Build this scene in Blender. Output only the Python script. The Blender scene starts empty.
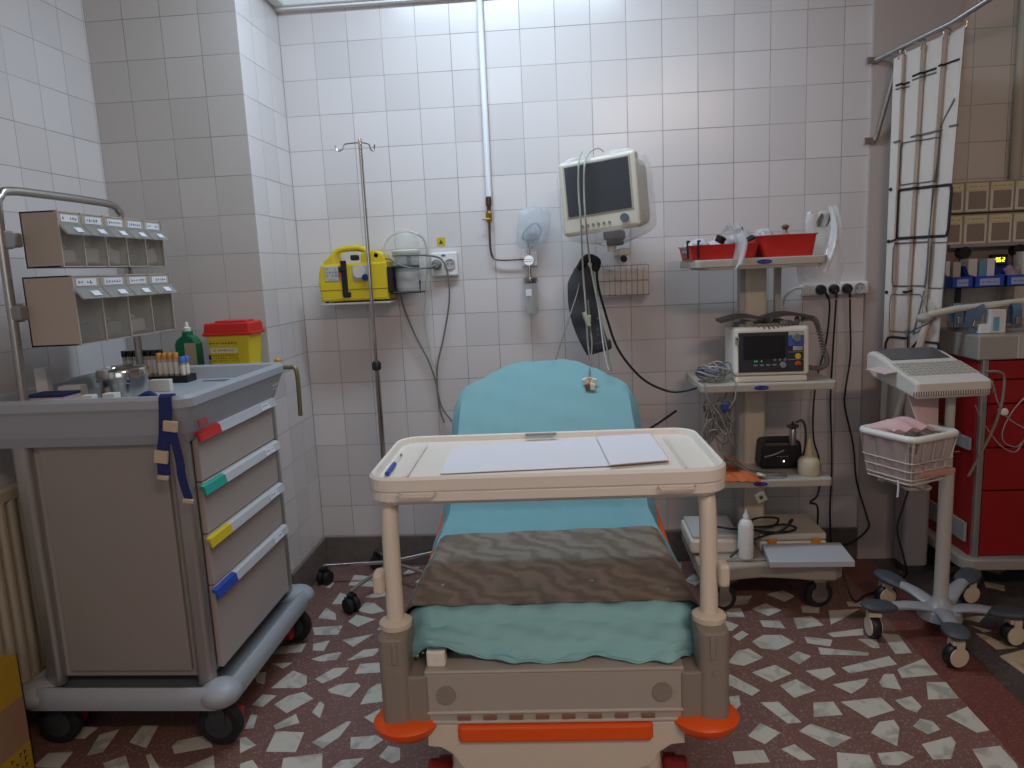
import bpy, bmesh, math, random
from mathutils import Vector, Matrix, Euler
R = math.radians
random.seed(7)
sc = bpy.context.scene
col = sc.collection
# ---------------------------------------------------------------- camera, light, exposure
CAM = Vector((1.19908, -3.30878, 1.39652)); YAW, PITCH, ROLL, FPX = R(4.31276), R(9.06307), R(-2.58046), 728.479
def cam_axes():
    cy, sy, cp, sp, cr, sr = math.cos(YAW), math.sin(YAW), math.cos(PITCH), math.sin(PITCH), math.cos(ROLL), math.sin(ROLL)
    f = Vector((-sy*cp, cy*cp, -sp)); r = Vector((cy, sy, 0)); u = r.cross(f)
    return cr*r + sr*u, -sr*r + cr*u, f
CR, CU, CF = cam_axes()
cd = bpy.data.cameras.new('camera'); cam = bpy.data.objects.new('camera', cd); col.objects.link(cam); sc.camera = cam
m = Matrix((CR, CU, -CF)).transposed().to_4x4(); m.translation = CAM; cam.matrix_world = m
cd.sensor_width = 36; cd.lens = FPX*36/1024; cd.clip_start = .05
def at(px, py, **k):
    """real-world point where a sight line meets the plane x=, y= or z="""
    d = CF + (px-512)/FPX*CR - (py-384)/FPX*CU
    (a, v), = k.items(); i = 'xyz'.index(a)
    return CAM + d*((v-CAM[i])/d[i])
sc.view_settings.view_transform = 'Standard'; sc.view_settings.look = 'None'; sc.view_settings.gamma = 1
sc.view_settings.use_curve_mapping = False
sc.view_settings.exposure = 0.6
w = bpy.data.worlds.new('world'); sc.world = w; w.use_nodes = True
w.node_tree.nodes['Background'].inputs[0].default_value = (.5, .5, .55, 1); w.node_tree.nodes['Background'].inputs[1].default_value = .14
def area(name, loc, target, sx, sy, power, color):
    l = bpy.data.lights.new(name, 'AREA'); l.shape = 'RECTANGLE'; l.size = sx; l.size_y = sy; l.energy = power; l.color = color
    o = bpy.data.objects.new(name, l); col.objects.link(o); o.location = loc
    o.rotation_euler = (Vector(target)-Vector(loc)).to_track_quat('-Z', 'Y').to_euler(); return o
area('cool_ceiling_lamp', (.95, -.78, 2.80), (.95, -.62, 0), 1.2, .25, 15, (.66, .84, 1.0))
area('warm_ceiling_lamp', (2.1, -3.9, 2.80), (2.0, -3.0, 0), 1.2, .3, 24, (1.0, .73, .57))
area('window_daylight', (.6, -4.85, 1.9), (.9, 0, 1.7), 1.6, 1.2, 6, (.80, .90, 1.0))
# ---------------------------------------------------------------- materials
def lin(h):
    h = h.lstrip('#'); c = [int(h[i:i+2], 16)/255 for i in (0, 2, 4)]
    return tuple(x/12.92 if x <= .04045 else ((x+.055)/1.055)**2.4 for x in c) + (1,)
MATS = {}
def mat(name, hexc, rough=.5, metal=0, alpha=1, trans=0, emit=None, noise=0, nscale=20, bump=0, spec=.5):
    if name in MATS: return MATS[name]
    m = bpy.data.materials.new(name); m.use_nodes = True; nt = m.node_tree; b = nt.nodes['Principled BSDF']
    b.inputs['Base Color'].default_value = lin(hexc); b.inputs['Roughness'].default_value = rough; b.inputs['Metallic'].default_value = metal
    b.inputs['Alpha'].default_value = alpha; b.inputs['Transmission Weight'].default_value = trans; b.inputs['Specular IOR Level'].default_value = spec
    if emit: b.inputs['Emission Color'].default_value = lin(emit[0]); b.inputs['Emission Strength'].default_value = emit[1]
    tc = nt.nodes.new('ShaderNodeTexCoord'); nz = nt.nodes.new('ShaderNodeTexNoise'); nz.inputs['Scale'].default_value = nscale; nz.inputs['Detail'].default_value = 4
    nt.links.new(tc.outputs['Object'], nz.inputs['Vector'])
    if noise:
        mx = nt.nodes.new('ShaderNodeMix'); mx.data_type = 'RGBA'; c = lin(hexc)
        mx.inputs[6].default_value = tuple(v*(1-noise) for v in c[:3])+(1,); mx.inputs[7].default_value = tuple(min(1, v*(1+noise)) for v in c[:3])+(1,)
        nt.links.new(nz.outputs['Fac'], mx.inputs[0]); nt.links.new(mx.outputs[2], b.inputs['Base Color'])
    if bump:
        bp = nt.nodes.new('ShaderNodeBump'); bp.inputs['Strength'].default_value = bump; bp.inputs['Distance'].default_value = .004
        nt.links.new(nz.outputs['Fac'], bp.inputs['Height']); nt.links.new(bp.outputs['Normal'], b.inputs['Normal'])
    MATS[name] = m; return m
def tile_mat(name, hu, u0, v0, hexc, t=.15, axis=0):
    """glazed wall tiles, grout every t metres; axis 0: X/Z, 1: Y/Z"""
    m = bpy.data.materials.new(name); m.use_nodes = True; nt = m.node_tree; N = nt.nodes; L = nt.links; b = N['Principled BSDF']
    g = N.new('ShaderNodeNewGeometry'); s = N.new('ShaderNodeSeparateXYZ'); L.new(g.outputs['Position'], s.inputs[0])
    def math_(op, a, bv=None, c=None):
        n = N.new('ShaderNodeMath'); n.operation = op
        for i, v in enumerate((a, bv, c)):
            if v is None: continue
            if isinstance(v, (int, float)): n.inputs[i].default_value = v
            else: L.new(v, n.inputs[i])
        return n.outputs[0]
    fr = []; idx = []
    for o, off in ((s.outputs[axis], u0), (s.outputs[2], v0)):
        q = math_('DIVIDE', math_('SUBTRACT', o, off), t); idx.append(math_('FLOOR', q))
        f = math_('SUBTRACT', q, math_('FLOOR', q)); fr.append(math_('MULTIPLY', math_('MINIMUM', f, math_('SUBTRACT', 1, f)), t))
    d = math_('MINIMUM', fr[0], fr[1])
    gm = N.new('ShaderNodeMapRange'); gm.inputs[1].default_value = .0007; gm.inputs[2].default_value = .0019; gm.inputs[3].default_value = 1; gm.inputs[4].default_value = 0; L.new(d, gm.inputs[0])
    cb = N.new('ShaderNodeCombineXYZ'); L.new(idx[0], cb.inputs[0]); L.new(idx[1], cb.inputs[1])
    wn = N.new('ShaderNodeTexWhiteNoise'); wn.noise_dimensions = '3D'; L.new(cb.outputs[0], wn.inputs[0])
    nz = N.new('ShaderNodeTexNoise'); nz.inputs['Scale'].default_value = 3; nz.inputs['Detail'].default_value = 5; L.new(g.outputs['Position'], nz.inputs['Vector'])
    mx = N.new('ShaderNodeMix'); mx.data_type = 'RGBA'; c = lin(hexc)
    mx.inputs[6].default_value = tuple(v*.93 for v in c[:3])+(1,); mx.inputs[7].default_value = tuple(min(1, v*1.05) for v in c[:3])+(1,); L.new(wn.outputs['Value'], mx.inputs[0])
    gr = N.new('ShaderNodeMix'); gr.data_type = 'RGBA'; gr.inputs[6].default_value = lin('b8b1ad'); gr.inputs[7].default_value = lin('857e7a')
    nr = N.new('ShaderNodeMapRange'); nr.inputs[1].default_value = .35; nr.inputs[2].default_value = .65; L.new(nz.outputs['Fac'], nr.inputs[0]); L.new(nr.outputs[0], gr.inputs[0])
    fin = N.new('ShaderNodeMix'); fin.data_type = 'RGBA'; L.new(gm.outputs[0], fin.inputs[0]); L.new(mx.outputs[2], fin.inputs[6]); L.new(gr.outputs[2], fin.inputs[7]); L.new(fin.outputs[2], b.inputs['Base Color'])
    rr = N.new('ShaderNodeMapRange'); rr.inputs[3].default_value = .24; rr.inputs[4].default_value = .8; L.new(gm.outputs[0], rr.inputs[0]); L.new(rr.outputs[0], b.inputs['Roughness'])
    # every tile sits at a slightly different tilt; grout is recessed
    sc_ = N.new('ShaderNodeVectorMath'); sc_.operation = 'SUBTRACT'; sc_.inputs[1].default_value = (.5, .5, .5); L.new(wn.outputs['Color'], sc_.inputs[0])
    s2 = N.new('ShaderNodeVectorMath'); s2.operation = 'SCALE'; s2.inputs[3].default_value = .016; L.new(sc_.outputs[0], s2.inputs[0])
    ad = N.new('ShaderNodeVectorMath'); ad.operation = 'ADD'; L.new(g.outputs['Normal'], ad.inputs[0]); L.new(s2.outputs[0], ad.inputs[1])
    nn = N.new('ShaderNodeVectorMath'); nn.operation = 'NORMALIZE'; L.new(ad.outputs[0], nn.inputs[0])
    bp = N.new('ShaderNodeBump'); bp.invert = True; bp.inputs['Strength'].default_value = .5; bp.inputs['Distance'].default_value = .001; L.new(gm.outputs[0], bp.inputs['Height']); L.new(nn.outputs[0], bp.inputs['Normal']); L.new(bp.outputs[0], b.inputs['Normal'])
    return m
cream = mat('cream_plastic', 'd9cfbd', .42); ivory = mat('ivory_plastic', 'e9e3d8', .35); greyp = mat('grey_plastic', 'a6abb2', .42)
cartside = mat('cart_side_panel', 'a79f98', .45, noise=.03); drawerm = mat('drawer_front', 'b4a9a4', .4); alu = mat('brushed_aluminium', 'b3b1ae', .35, .75)
chrome = mat('chrome', 'c8c6c2', .16, 1); steel = mat('dull_steel', 'b0aca6', .3, 1); black = mat('black_plastic', '17171a', .45); rubber = mat('black_rubber', '1d1d1f', .7)
dark = mat('dark_grey_plastic', '3b3d42', .5); white = mat('white_plastic', 'e6e6e4', .4); paper = mat('white_paper', 'e2e3ea', .8); card = mat('white_card', 'd6d2cc', .8)
red = mat('red_plastic', 'c8241f', .45); redsteel = mat('red_painted_steel', '981419', .4); darkred = mat('dark_red_plastic', '7e1517', .5); yellow = mat('yellow_plastic', 'd6bd1c', .45)
orange = mat('orange_plastic', 'ee5a14', .4); orangep = mat('orange_wrap', 'c4632e', .6, noise=.2, nscale=60, bump=.4); green = mat('green_plastic', '0f6b45', .35); blue = mat('blue_plastic', '2449a8', .45)
teal = mat('teal_plastic', '1fa090', .5); navy = mat('navy_webbing', '232c66', .85, noise=.15, nscale=400, bump=.3); sheet = mat('blue_drape_fabric', '7aa8ae', .8, noise=.05, nscale=14, bump=.25)
brown = mat('brown_rubber_mat', '7a6856', .5, noise=.32, nscale=6, bump=.1); taupe = mat('taupe_bed_plastic', '8f877c', .42); taupel = mat('light_taupe_panel', 'aca59b', .3)
clear = mat('clear_plastic', 'e8ecec', .12, alpha=.22); film = mat('plastic_film', 'eef1f2', .2, alpha=.30, noise=.05, bump=.5, nscale=30); film2 = mat('plastic_film_cloudy', 'e6e8ea', .25, alpha=.42, bump=.6, nscale=40)
smoke = mat('smoky_clear_plastic', '9a9186', .2, alpha=.36); cable = mat('grey_cable', '9c9a96', .5); cableb = mat('black_cable', '111113', .5); cabled = mat('warm_grey_cable', '79736c', .5)
brass = mat('brass', 'a8863c', .3, .9); copper = mat('dull_copper_pipe', '6a564a', .4, .6); curt = mat('curtain_fabric', 'd9d2cb', .85, noise=.03); pink = mat('pink_gloves', 'd8b4b4', .7, bump=.3)
slate = mat('slate_blue_webbing', '587184', .85, noise=.1); cuffm = mat('blood_pressure_cuff', '47494f', .85, noise=.15, nscale=80); screen = mat('dark_glass_screen', '14161e', .3, spec=.4); plaster = mat('painted_plaster', 'bdb2ac', .7, noise=.04, nscale=4)
basem = mat('terrazzo_baseboard', '6b625c', .4, noise=.35, nscale=35); bgrey = mat('blue_grey_rubber', '4a5057', .5); badge = mat('blue_badge', '2a2f86', .4); ecgw = mat('warm_white_plastic', 'd8d4cc', .4)
tan = mat('tan_cap', 'c9b79a', .6); cardboard = mat('brown_cardboard', '9a7a5e', .85, noise=.08); yboard = mat('yellow_printed_board', 'b59320', .7); lightgrey = mat('light_grey_paint', 'b5b0a9', .45)
nt = brown.node_tree; wv = nt.nodes.new('ShaderNodeTexWave'); wv.inputs['Scale'].default_value = 7; wv.inputs['Distortion'].default_value = 9; wv.inputs['Detail'].default_value = 3; wv.inputs['Detail Scale'].default_value = 1.5; wv.bands_direction = 'DIAGONAL'
tcn = next(n for n in nt.nodes if n.type == 'TEX_COORD'); nt.links.new(tcn.outputs['Object'], wv.inputs['Vector']); mxn = next(n for n in nt.nodes if n.type == 'MIX'); m2 = nt.nodes.new('ShaderNodeMix'); m2.data_type = 'RGBA'
m2.inputs[0].default_value = .5; nt.links.new(mxn.outputs[2], m2.inputs[6]); crp = nt.nodes.new('ShaderNodeValToRGB'); crp.color_ramp.elements[0].color = lin('5c4a38'); crp.color_ramp.elements[1].color = lin('9a8a78'); nt.links.new(wv.outputs['Fac'], crp.inputs[0]); nt.links.new(crp.outputs[0], m2.inputs[7]); nt.links.new(m2.outputs[2], nt.nodes['Principled BSDF'].inputs['Base Color'])
# ---------------------------------------------------------------- mesh helpers
class MB:
    def __init__(s): s.bm = bmesh.new(); s.mi = 0
    def _done(s, faces, smooth=False):
        for f in faces: f.material_index = s.mi; f.smooth = smooth
        return s
    def merge(s, b2, M=None, smooth=False):
        if M is not None: b2.transform(M)
        me = bpy.data.meshes.new('t'); b2.to_mesh(me); b2.free(); n = len(s.bm.faces); s.bm.from_mesh(me); bpy.data.meshes.remove(me)
        s.bm.faces.ensure_lookup_table(); return s._done(s.bm.faces[n:], smooth)
    def box(s, c, d, bev=0, rot=None, seg=2, taper=None):
        b = bmesh.new(); bmesh.ops.create_cube(b, size=1)
        for v in b.verts:
            if taper and v.co.z > 0: v.co.x *= taper[0]; v.co.y *= taper[1]
            v.co = Vector((v.co.x*d[0], v.co.y*d[1], v.co.z*d[2]))
        if bev: bmesh.ops.bevel(b, geom=b.edges[:], offset=bev, segments=seg, profile=.5, affect='EDGES', clamp_overlap=True)
        M = Matrix.Translation(Vector(c))
        if rot: M = M @ Euler(rot).to_matrix().to_4x4()
        return s.merge(b, M, False)
    def bb(s, x0, x1, y0, y1, z0, z1, bev=0, **k): return s.box(((x0+x1)/2, (y0+y1)/2, (z0+z1)/2), (abs(x1-x0), abs(y1-y0), abs(z1-z0)), bev, **k)
    def prism(s, poly, z0, z1, M=None, bev=0, smooth=False):
        b = bmesh.new(); lo = [b.verts.new((x, y, z0)) for x, y in poly]; hi = [b.verts.new((x, y, z1)) for x, y in poly]; n = len(poly)
        b.faces.new(lo[::-1]); b.faces.new(hi)
        for i in range(n): b.faces.new((lo[i], lo[(i+1) % n], hi[(i+1) % n], hi[i]))
        bmesh.ops.recalc_face_normals(b, faces=b.faces[:])
        if bev:
            es = [e for e in b.edges if abs(e.verts[0].co.z-e.verts[1].co.z) < 1e-6]
            bmesh.ops.bevel(b, geom=es, offset=bev, segments=2, profile=.5, affect='EDGES', clamp_overlap=True)
        return s.merge(b, M, smooth)
    def rrect(s, x0, x1, y0, y1, z0, z1, r, bev=0, M=None, n=6): return s.prism(rr(x0, x1, y0, y1, r, n), z0, z1, M, bev)
    def tube(s, pts, r, n=8, curve=True, steps=5, closed=False):
        P = [Vector(p) for p in pts]
        if curve and len(P) > 2: P = catmull(P, steps, closed)
        rs = r if callable(r) else (lambda t: r)
        b = bmesh.new(); rings = []; up = None; k = len(P)
        for i, p in enumerate(P):
            if closed: d = P[(i+1) % k]-P[i-1]
            else: d = P[min(i+1, k-1)]-P[max(i-1, 0)]
            if d.length < 1e-9: d = Vector((0, 0, 1))
            d.normalize()
            if up is None: up = d.orthogonal()
            up = up-d*up.dot(d)
            if up.length < 1e-6: up = d.orthogonal()
            up.normalize(); sd = d.cross(up); rad = rs(i/max(1, k-1))
            rings.append([b.verts.new(p+(up*math.cos(a)+sd*math.sin(a))*rad) for a in (2*math.pi*j/n for j in range(n))])
        for i in range(k if closed else k-1):
            A, B = rings[i], rings[(i+1) % k]
            for j in range(n): b.faces.new((A[j], A[(j+1) % n], B[(j+1) % n], B[j]))
        if not closed: b.faces.new(rings[0][::-1]); b.faces.new(rings[-1])
        bmesh.ops.recalc_face_normals(b, faces=b.faces[:])
        return s.merge(b, None, True)
    def xf(s, M): s.bm.transform(M); return s
    def cyl(s, a, b_, r, n=16, r2=None):
        r2 = r if r2 is None else r2; return s.tube([a, b_], lambda t: r+(r2-r)*t, n, False)
    def lathe(s, prof, loc=(0, 0, 0), rot=None, n=24, scale=(1, 1, 1), smooth=True):
        b = bmesh.new(); rings = []
        for r, z in prof: rings.append([b.verts.new((r*math.cos(2*math.pi*j/n), r*math.sin(2*math.pi*j/n), z)) for j in range(n)] if r > 1e-6 else [b.verts.new((0, 0, z))])
        for A, B in zip(rings, rings[1:]):
            for j in range(n):
                if len(A) == 1 and len(B) == 1: continue
                if len(A) == 1: b.faces.new((A[0], B[j], B[(j+1) % n]))
                elif len(B) == 1: b.faces.new((A[j], B[0], A[(j+1) % n]))
                else: b.faces.new((A[j], A[(j+1) % n], B[(j+1) % n], B[j]))
        if len(rings[0]) > 1: b.faces.new(rings[0])
        if len(rings[-1]) > 1: b.faces.new(rings[-1])
        bmesh.ops.recalc_face_normals(b, faces=b.faces[:])
        M = Matrix.Translation(Vector(loc))
        if rot: M = M @ Euler(rot).to_matrix().to_4x4()
        return s.merge(b, M @ Matrix.Diagonal((*scale, 1)), smooth)
    def ball(s, c, r, scale=(1, 1, 1), rot=None, n=20):
        return s.lathe([(r*math.sin(math.pi*i/12), -r*math.cos(math.pi*i/12)) for i in range(13)], c, rot, n, scale)
    def grid(s, fn, nu, nv, thick=0, smooth=True, closed=False):
        b = bmesh.new(); V = [[b.verts.new(fn(i/nu, j/nv)) for j in range(nv+1)] for i in range(nu+1)]
        for i in range(nu):
            for j in range(nv): b.faces.new((V[i][j], V[i+1][j], V[i+1][j+1], V[i][j+1]))
        if closed: bmesh.ops.remove_doubles(b, verts=b.verts[:], dist=1e-5)
        bmesh.ops.recalc_face_normals(b, faces=b.faces[:])
        if thick:
            bmesh.ops.solidify(b, geom=b.faces[:], thickness=thick)
        return s.merge(b, None, smooth)
    def build(s, name, mats, parent=None, local=False, tagd=None):
        for e in s.bm.edges:
            if len(e.link_faces) == 2 and e.calc_face_angle(0) > .75: e.smooth = False
        me = bpy.data.meshes.new(name)
        M = None
        if parent is not None:
            if not local: s.bm.transform(ROOTINV[root_of(parent)])
        else:
            vs = [v.co for v in s.bm.verts]; lo = [min(v[i] for v in vs) for i in range(3)]; hi = [max(v[i] for v in vs) for i in range(3)]
            M = Vector(((lo[0]+hi[0])/2, (lo[1]+hi[1])/2, lo[2])); s.bm.transform(Matrix.Translation(-M))
        s.bm.to_mesh(me); s.bm.free()
        for mm in (mats if isinstance(mats, (list, tuple)) else [mats]): me.materials.append(mm)
        o = bpy.data.objects.new(name, me); col.objects.link(o)
        if parent is not None: o.parent = parent
        else: o.location = M
        if tagd: tag(o, *tagd)
        return o
ROOTINV = {}
def root_of(o):
    while o.parent: o = o.parent
    return o.name
def rr(x0, x1, y0, y1, r, n=6):
    out = []
    for cx, cy, a0 in ((x1-r, y1-r, 0), (x0+r, y1-r, 90), (x0+r, y0+r, 180), (x1-r, y0+r, 270)):
        for i in range(n+1): a = R(a0+90*i/n); out.append((cx+r*math.cos(a), cy+r*math.sin(a)))
    return out
def catmull(P, steps, closed=False):
    out = []; n = len(P)
    for i in range(n if closed else n-1):
        if closed: p0, p1, p2, p3 = P[i-1], P[i], P[(i+1) % n], P[(i+2) % n]
        else: p0, p1, p2, p3 = P[max(i-1, 0)], P[i], P[i+1], P[min(i+2, n-1)]
        for k in range(steps):
            t = k/steps; out.append(.5*((2*p1)+(p2-p0)*t+(2*p0-5*p1+4*p2-p3)*t*t+(3*p1-p0-3*p2+p3)*t**3))
    if not closed: out.append(P[-1])
    return out
def tag(o, label, cat, group=None, kind=None):
    if label: o['label'] = label
    if cat: o['category'] = cat
    if group: o['group'] = group
    if kind: o['kind'] = kind
    return o
def thing(name, label, cat, loc=(0, 0, 0), rot=(0, 0, 0), group=None):
    o = bpy.data.objects.new(name, None); col.objects.link(o); o.empty_display_size = .05
    o.location = loc; o.rotation_euler = rot; tag(o, label, cat, group)
    ROOTINV[o.name] = (Matrix.Translation(Vector(loc)) @ Euler(rot).to_matrix().to_4x4()).inverted(); return o
def struct(name, mb, m): o = mb.build(name, m); o['kind'] = 'structure'; return o
def copy_tree(o, parent=None):
    c = o.copy(); col.objects.link(c); c.parent = parent
    for ch in list(o.children): copy_tree(ch, c)
    return c
def dup(o, loc, label=None, rot=None):
    c = copy_tree(o); c.location = loc
    if rot: c.rotation_euler = rot
    if label: c['label'] = label
    return c
def writing(mb, c, w_, h, n, nrm='-y', rows=1, seed=0, thick=.0006, lw=.25):
    """rows of small dark strokes: handwriting too small to read in the photo"""
    rnd = random.Random(seed)
    c = Vector(c); u, v, nn = {'-y': (Vector((1, 0, 0)), Vector((0, 0, 1)), Vector((0, -1, 0))), '+x': (Vector((0, 1, 0)), Vector((0, 0, 1)), Vector((1, 0, 0))), 'z': (Vector((1, 0, 0)), Vector((0, 1, 0)), Vector((0, 0, 1)))}[nrm]
    for r_ in range(rows):
        for i in range(n):
            if rnd.random() < .12: continue
            a = -w_/2+w_*(i+.5)/n; b = (h/2-h*(r_+.5)/rows); hh = h/rows*rnd.uniform(.35, .7); ww = w_/n*rnd.uniform(.4, .85)
            for q in range(2):
                e = rnd.uniform(-.4, .4)*hh*.5; ctr = c+u*(a+(ww*.25 if q else -ww*.2))+v*(b+(e if q else 0))+nn*thick*.5
                du, dv = (ww*lw, hh) if not q else (ww*.7, hh*.2)
                dd = [abs(u[k])*du+abs(v[k])*dv+abs(nn[k])*thick for k in range(3)]; mb.box(ctr, dd)
    return mb
def caster(root, x, y, r, ztop, wm=None, hm=None, ang=0, twin=False, local=False, width=.025):
    wm = wm or rubber; hm = hm or lightgrey; c, s = math.cos(ang), math.sin(ang); ax = Vector((-s, c, 0)); p = Vector((x, y, r))
    f = MB(); f.box((x, y, (r*1.9+ztop)/2 if ztop > r*2.1 else ztop-.004), (r*.9, r*.9, max(.01, ztop-r*2.05)), .003)
    big = hm.name == 'caster_cream_hub'
    for k in (-1, 1): f.box(p+ax*k*(width*.5+.006)+Vector((0, 0, r*(1.05 if big else .55))), (r*.7, .004, r*(.6 if big else 1.4)), .001, rot=(0, 0, ang+0))
    o = f.build('caster', steel if hm is lightgrey else hm, root, local)
    t = MB(); e = (R(90), 0, ang)
    offs = (-width*.45, width*.45) if twin else (0,)
    for k in offs:
        ww = width*.35 if twin else width*.5
        t.lathe([(r*.6, -ww), (r*.93, -ww), (r, -ww*.7), (r, ww*.7), (r*.93, ww), (r*.6, ww)], p+ax*k, e, 28)
    t.build('wheel', wm, o, local)
    q = .78 if big else .62; e2 = .004 if big else 0
    h = MB(); h.lathe([(0, -width*.5-.003-e2), (r*q, -width*.5-.001-e2), (r*q, width*.5+.001+e2), (0, width*.5+.003+e2)], p, e, 24); h.build('hub', hm, o, local)
    return o
# ---------------------------------------------------------------- the room
XL, XR, YF, ZC = -.6, 4.6, -5.1, 2.9
t_back = tile_mat('wall_tiles_back', 0, 0, 0, 'd8d2d1'); t_back2 = tile_mat('wall_tiles_beyond_column', 0, 2.92, .03, 'd8d0c4')
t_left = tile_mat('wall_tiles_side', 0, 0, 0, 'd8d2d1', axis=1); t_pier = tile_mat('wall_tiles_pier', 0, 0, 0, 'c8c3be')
m = MB(); m.bb(-.62, 2.51, 0, .1, 0, ZC); struct('wall_back', m, t_back)
m = MB(); m.bb(2.85, XR, 0, .1, 0, ZC); struct('wall_back', m, t_back2)
m = MB(); m.bb(2.51, 2.85, -.02, .1, 0, ZC); struct('wall_column', m, plaster)
m = MB(); m.bb(XL-.1, XL, YF, -.44, 0, ZC); struct('wall_left', m, t_left)
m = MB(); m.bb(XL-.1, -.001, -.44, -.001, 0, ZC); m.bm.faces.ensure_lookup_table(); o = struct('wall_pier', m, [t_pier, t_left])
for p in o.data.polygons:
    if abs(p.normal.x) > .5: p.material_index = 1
m = MB(); m.bb(XR, XR+.1, YF, 0, 0, ZC); struct('wall_right', m, plaster)
m = MB()
m.bb(XL, XR, YF-.1, YF, 0, .9); m.bb(XL, XR, YF-.1, YF, 2.6, ZC); m.bb(XL, -.3, YF-.1, YF, .9, 2.6); m.bb(1.5, XR, YF-.1, YF, .9, 2.6); struct('wall_front', m, plaster)
m = MB()
for a in ((-.3, -.24), (.57, .63), (1.44, 1.5)): m.bb(a[0], a[1], YF-.08, YF-.02, .9, 2.6)
m.bb(-.3, 1.5, YF-.08, YF-.02, .9, .96); m.bb(-.3, 1.5, YF-.08, YF-.02, 2.54, 2.6); struct('window_1', m, white)
m = MB(); m.bb(XL-.1, XR+.1, YF-.1, .1, ZC, ZC+.1); struct('ceiling', m, mat('ceiling_paint', 'd4d4d2', .9))
def ceil_lamp(loc, w_, d_, label):
    t = thing('ceiling_light', label, 'lamp', loc)
    b = MB(); b.box((0, 0, .03), (w_+.06, d_+.06, .06), .008); b.build('frame', white, t, True)
    b = MB(); b.rrect(-w_/2, w_/2, -d_/2, d_/2, -.022, .001, .03, .006); b.build('diffuser', mat('lamp_diffuser', 'ffffff', .4, emit=('eaf2ff', 1.5)), t, True)
ceil_lamp((.95, -.78, 2.84), 1.2, .25, 'white ceiling light above the blue-draped bed')
ceil_lamp((2.1, -3.9, 2.84), 1.2, .3, 'white ceiling light in the rear half of the room')
# cable trunking along the top of the wall, skirting of dark terrazzo
m = MB(); m.bb(.0, 2.51, -.05, 0, 2.545, 2.66, .006); m.bb(.0, 2.51, -.035, 0, 2.535, 2.546); struct('trim_1', m, white)
m = MB(); m.bb(.0, .05, -.44, -.05, 2.545, 2.66, .006); struct('trim_2', m, white)
m = MB(); m.bb(.0, 2.51, -.014, 0, 0, .148, .004); struct('baseboard_back', m, basem)
m = MB(); m.bb(0, .014, -.452, -.014, 0, .148, .004); struct('baseboard_pier', m, basem)
m = MB(); m.bb(XL, .014, -.454, -.44, 0, .148, .004); struct('baseboard_pier', m, basem)
m = MB(); m.bb(XL, XL+.014, -2.9, -.454, 0, .148, .004); struct('baseboard_left', m, basem)
# floor: red terrazzo with broken white marble slabs set flush in it
def floor_mats():
    def ter(name, a, b, c, sc1):
        m = bpy.data.materials.new(name); m.use_nodes = True; nt = m.node_tree; N = nt.nodes; L = nt.links; bs = N['Principled BSDF']; bs.inputs['Roughness'].default_value = .38
        g = N.new('ShaderNodeNewGeometry'); n1 = N.new('ShaderNodeTexNoise'); n1.inputs['Scale'].default_value = 2.2; n1.inputs['Detail'].default_value = 6
        v = N.new('ShaderNodeTexVoronoi'); v.inputs['Scale'].default_value = sc1; L.new(g.outputs['Position'], v.inputs['Vector']); L.new(g.outputs['Position'], n1.inputs['Vector'])
        mx = N.new('ShaderNodeMix'); mx.data_type = 'RGBA'; mx.inputs[6].default_value = lin(a); mx.inputs[7].default_value = lin(b); L.new(n1.outputs['Fac'], mx.inputs[0])
        wn = N.new('ShaderNodeSeparateColor'); L.new(v.outputs['Color'], wn.inputs[0])
        gt = N.new('ShaderNodeMath'); gt.operation = 'GREATER_THAN'; gt.inputs[1].default_value = .80; L.new(wn.outputs[0], gt.inputs[0])
        ml = N.new('ShaderNodeMath'); ml.operation = 'MULTIPLY'; L.new(gt.outputs[0], ml.inputs[0]); L.new(wn.outputs[1], ml.inputs[1])
        m2 = N.new('ShaderNodeMix'); m2.data_type = 'RGBA'; m2.inputs[7].default_value = lin(c); L.new(ml.outputs[0], m2.inputs[0]); L.new(mx.outputs[2], m2.inputs[6]); L.new(m2.outputs[2], bs.inputs['Base Color']); return m
    def marble(name, a, b):
        m = bpy.data.materials.new(name); m.use_nodes = True; nt = m.node_tree; N = nt.nodes; L = nt.links; bs = N['Principled BSDF']; bs.inputs['Roughness'].default_value = .3
        g = N.new('ShaderNodeNewGeometry'); n1 = N.new('ShaderNodeTexNoise'); n1.inputs['Scale'].default_value = 11; n1.inputs['Detail'].default_value = 8; n1.inputs['Distortion'].default_value = 1.2
        L.new(g.outputs['Position'], n1.inputs['Vector']); cr = N.new('ShaderNodeValToRGB'); cr.color_ramp.elements[0].position = .36; cr.color_ramp.elements[0].color = lin(b); cr.color_ramp.elements[1].position = .5; cr.color_ramp.elements[1].color = lin(a)
        L.new(n1.outputs['Fac'], cr.inputs[0]); L.new(cr.outputs[0], bs.inputs['Base Color']); return m
    return [ter('red_terrazzo', '71514a', '825e56', 'a08780', 210), marble('white_marble_pieces', 'cbc7ba', 'a9a69b'), ter('plain_red_terrazzo_band', '693c35', '7a4941', '9a6056', 200), ter('dark_terrazzo', '413c3b', '544d4a', '6c6460', 150), marble('cream_marble_pieces', 'cdb999', 'a8967b')]
FM = floor_mats()
tr = []
def px(s_, ox, oy, polys):
    for p in polys: tr.append([at(ox+x/s_, oy+y/s_, z=0) for x, y in p])
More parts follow.
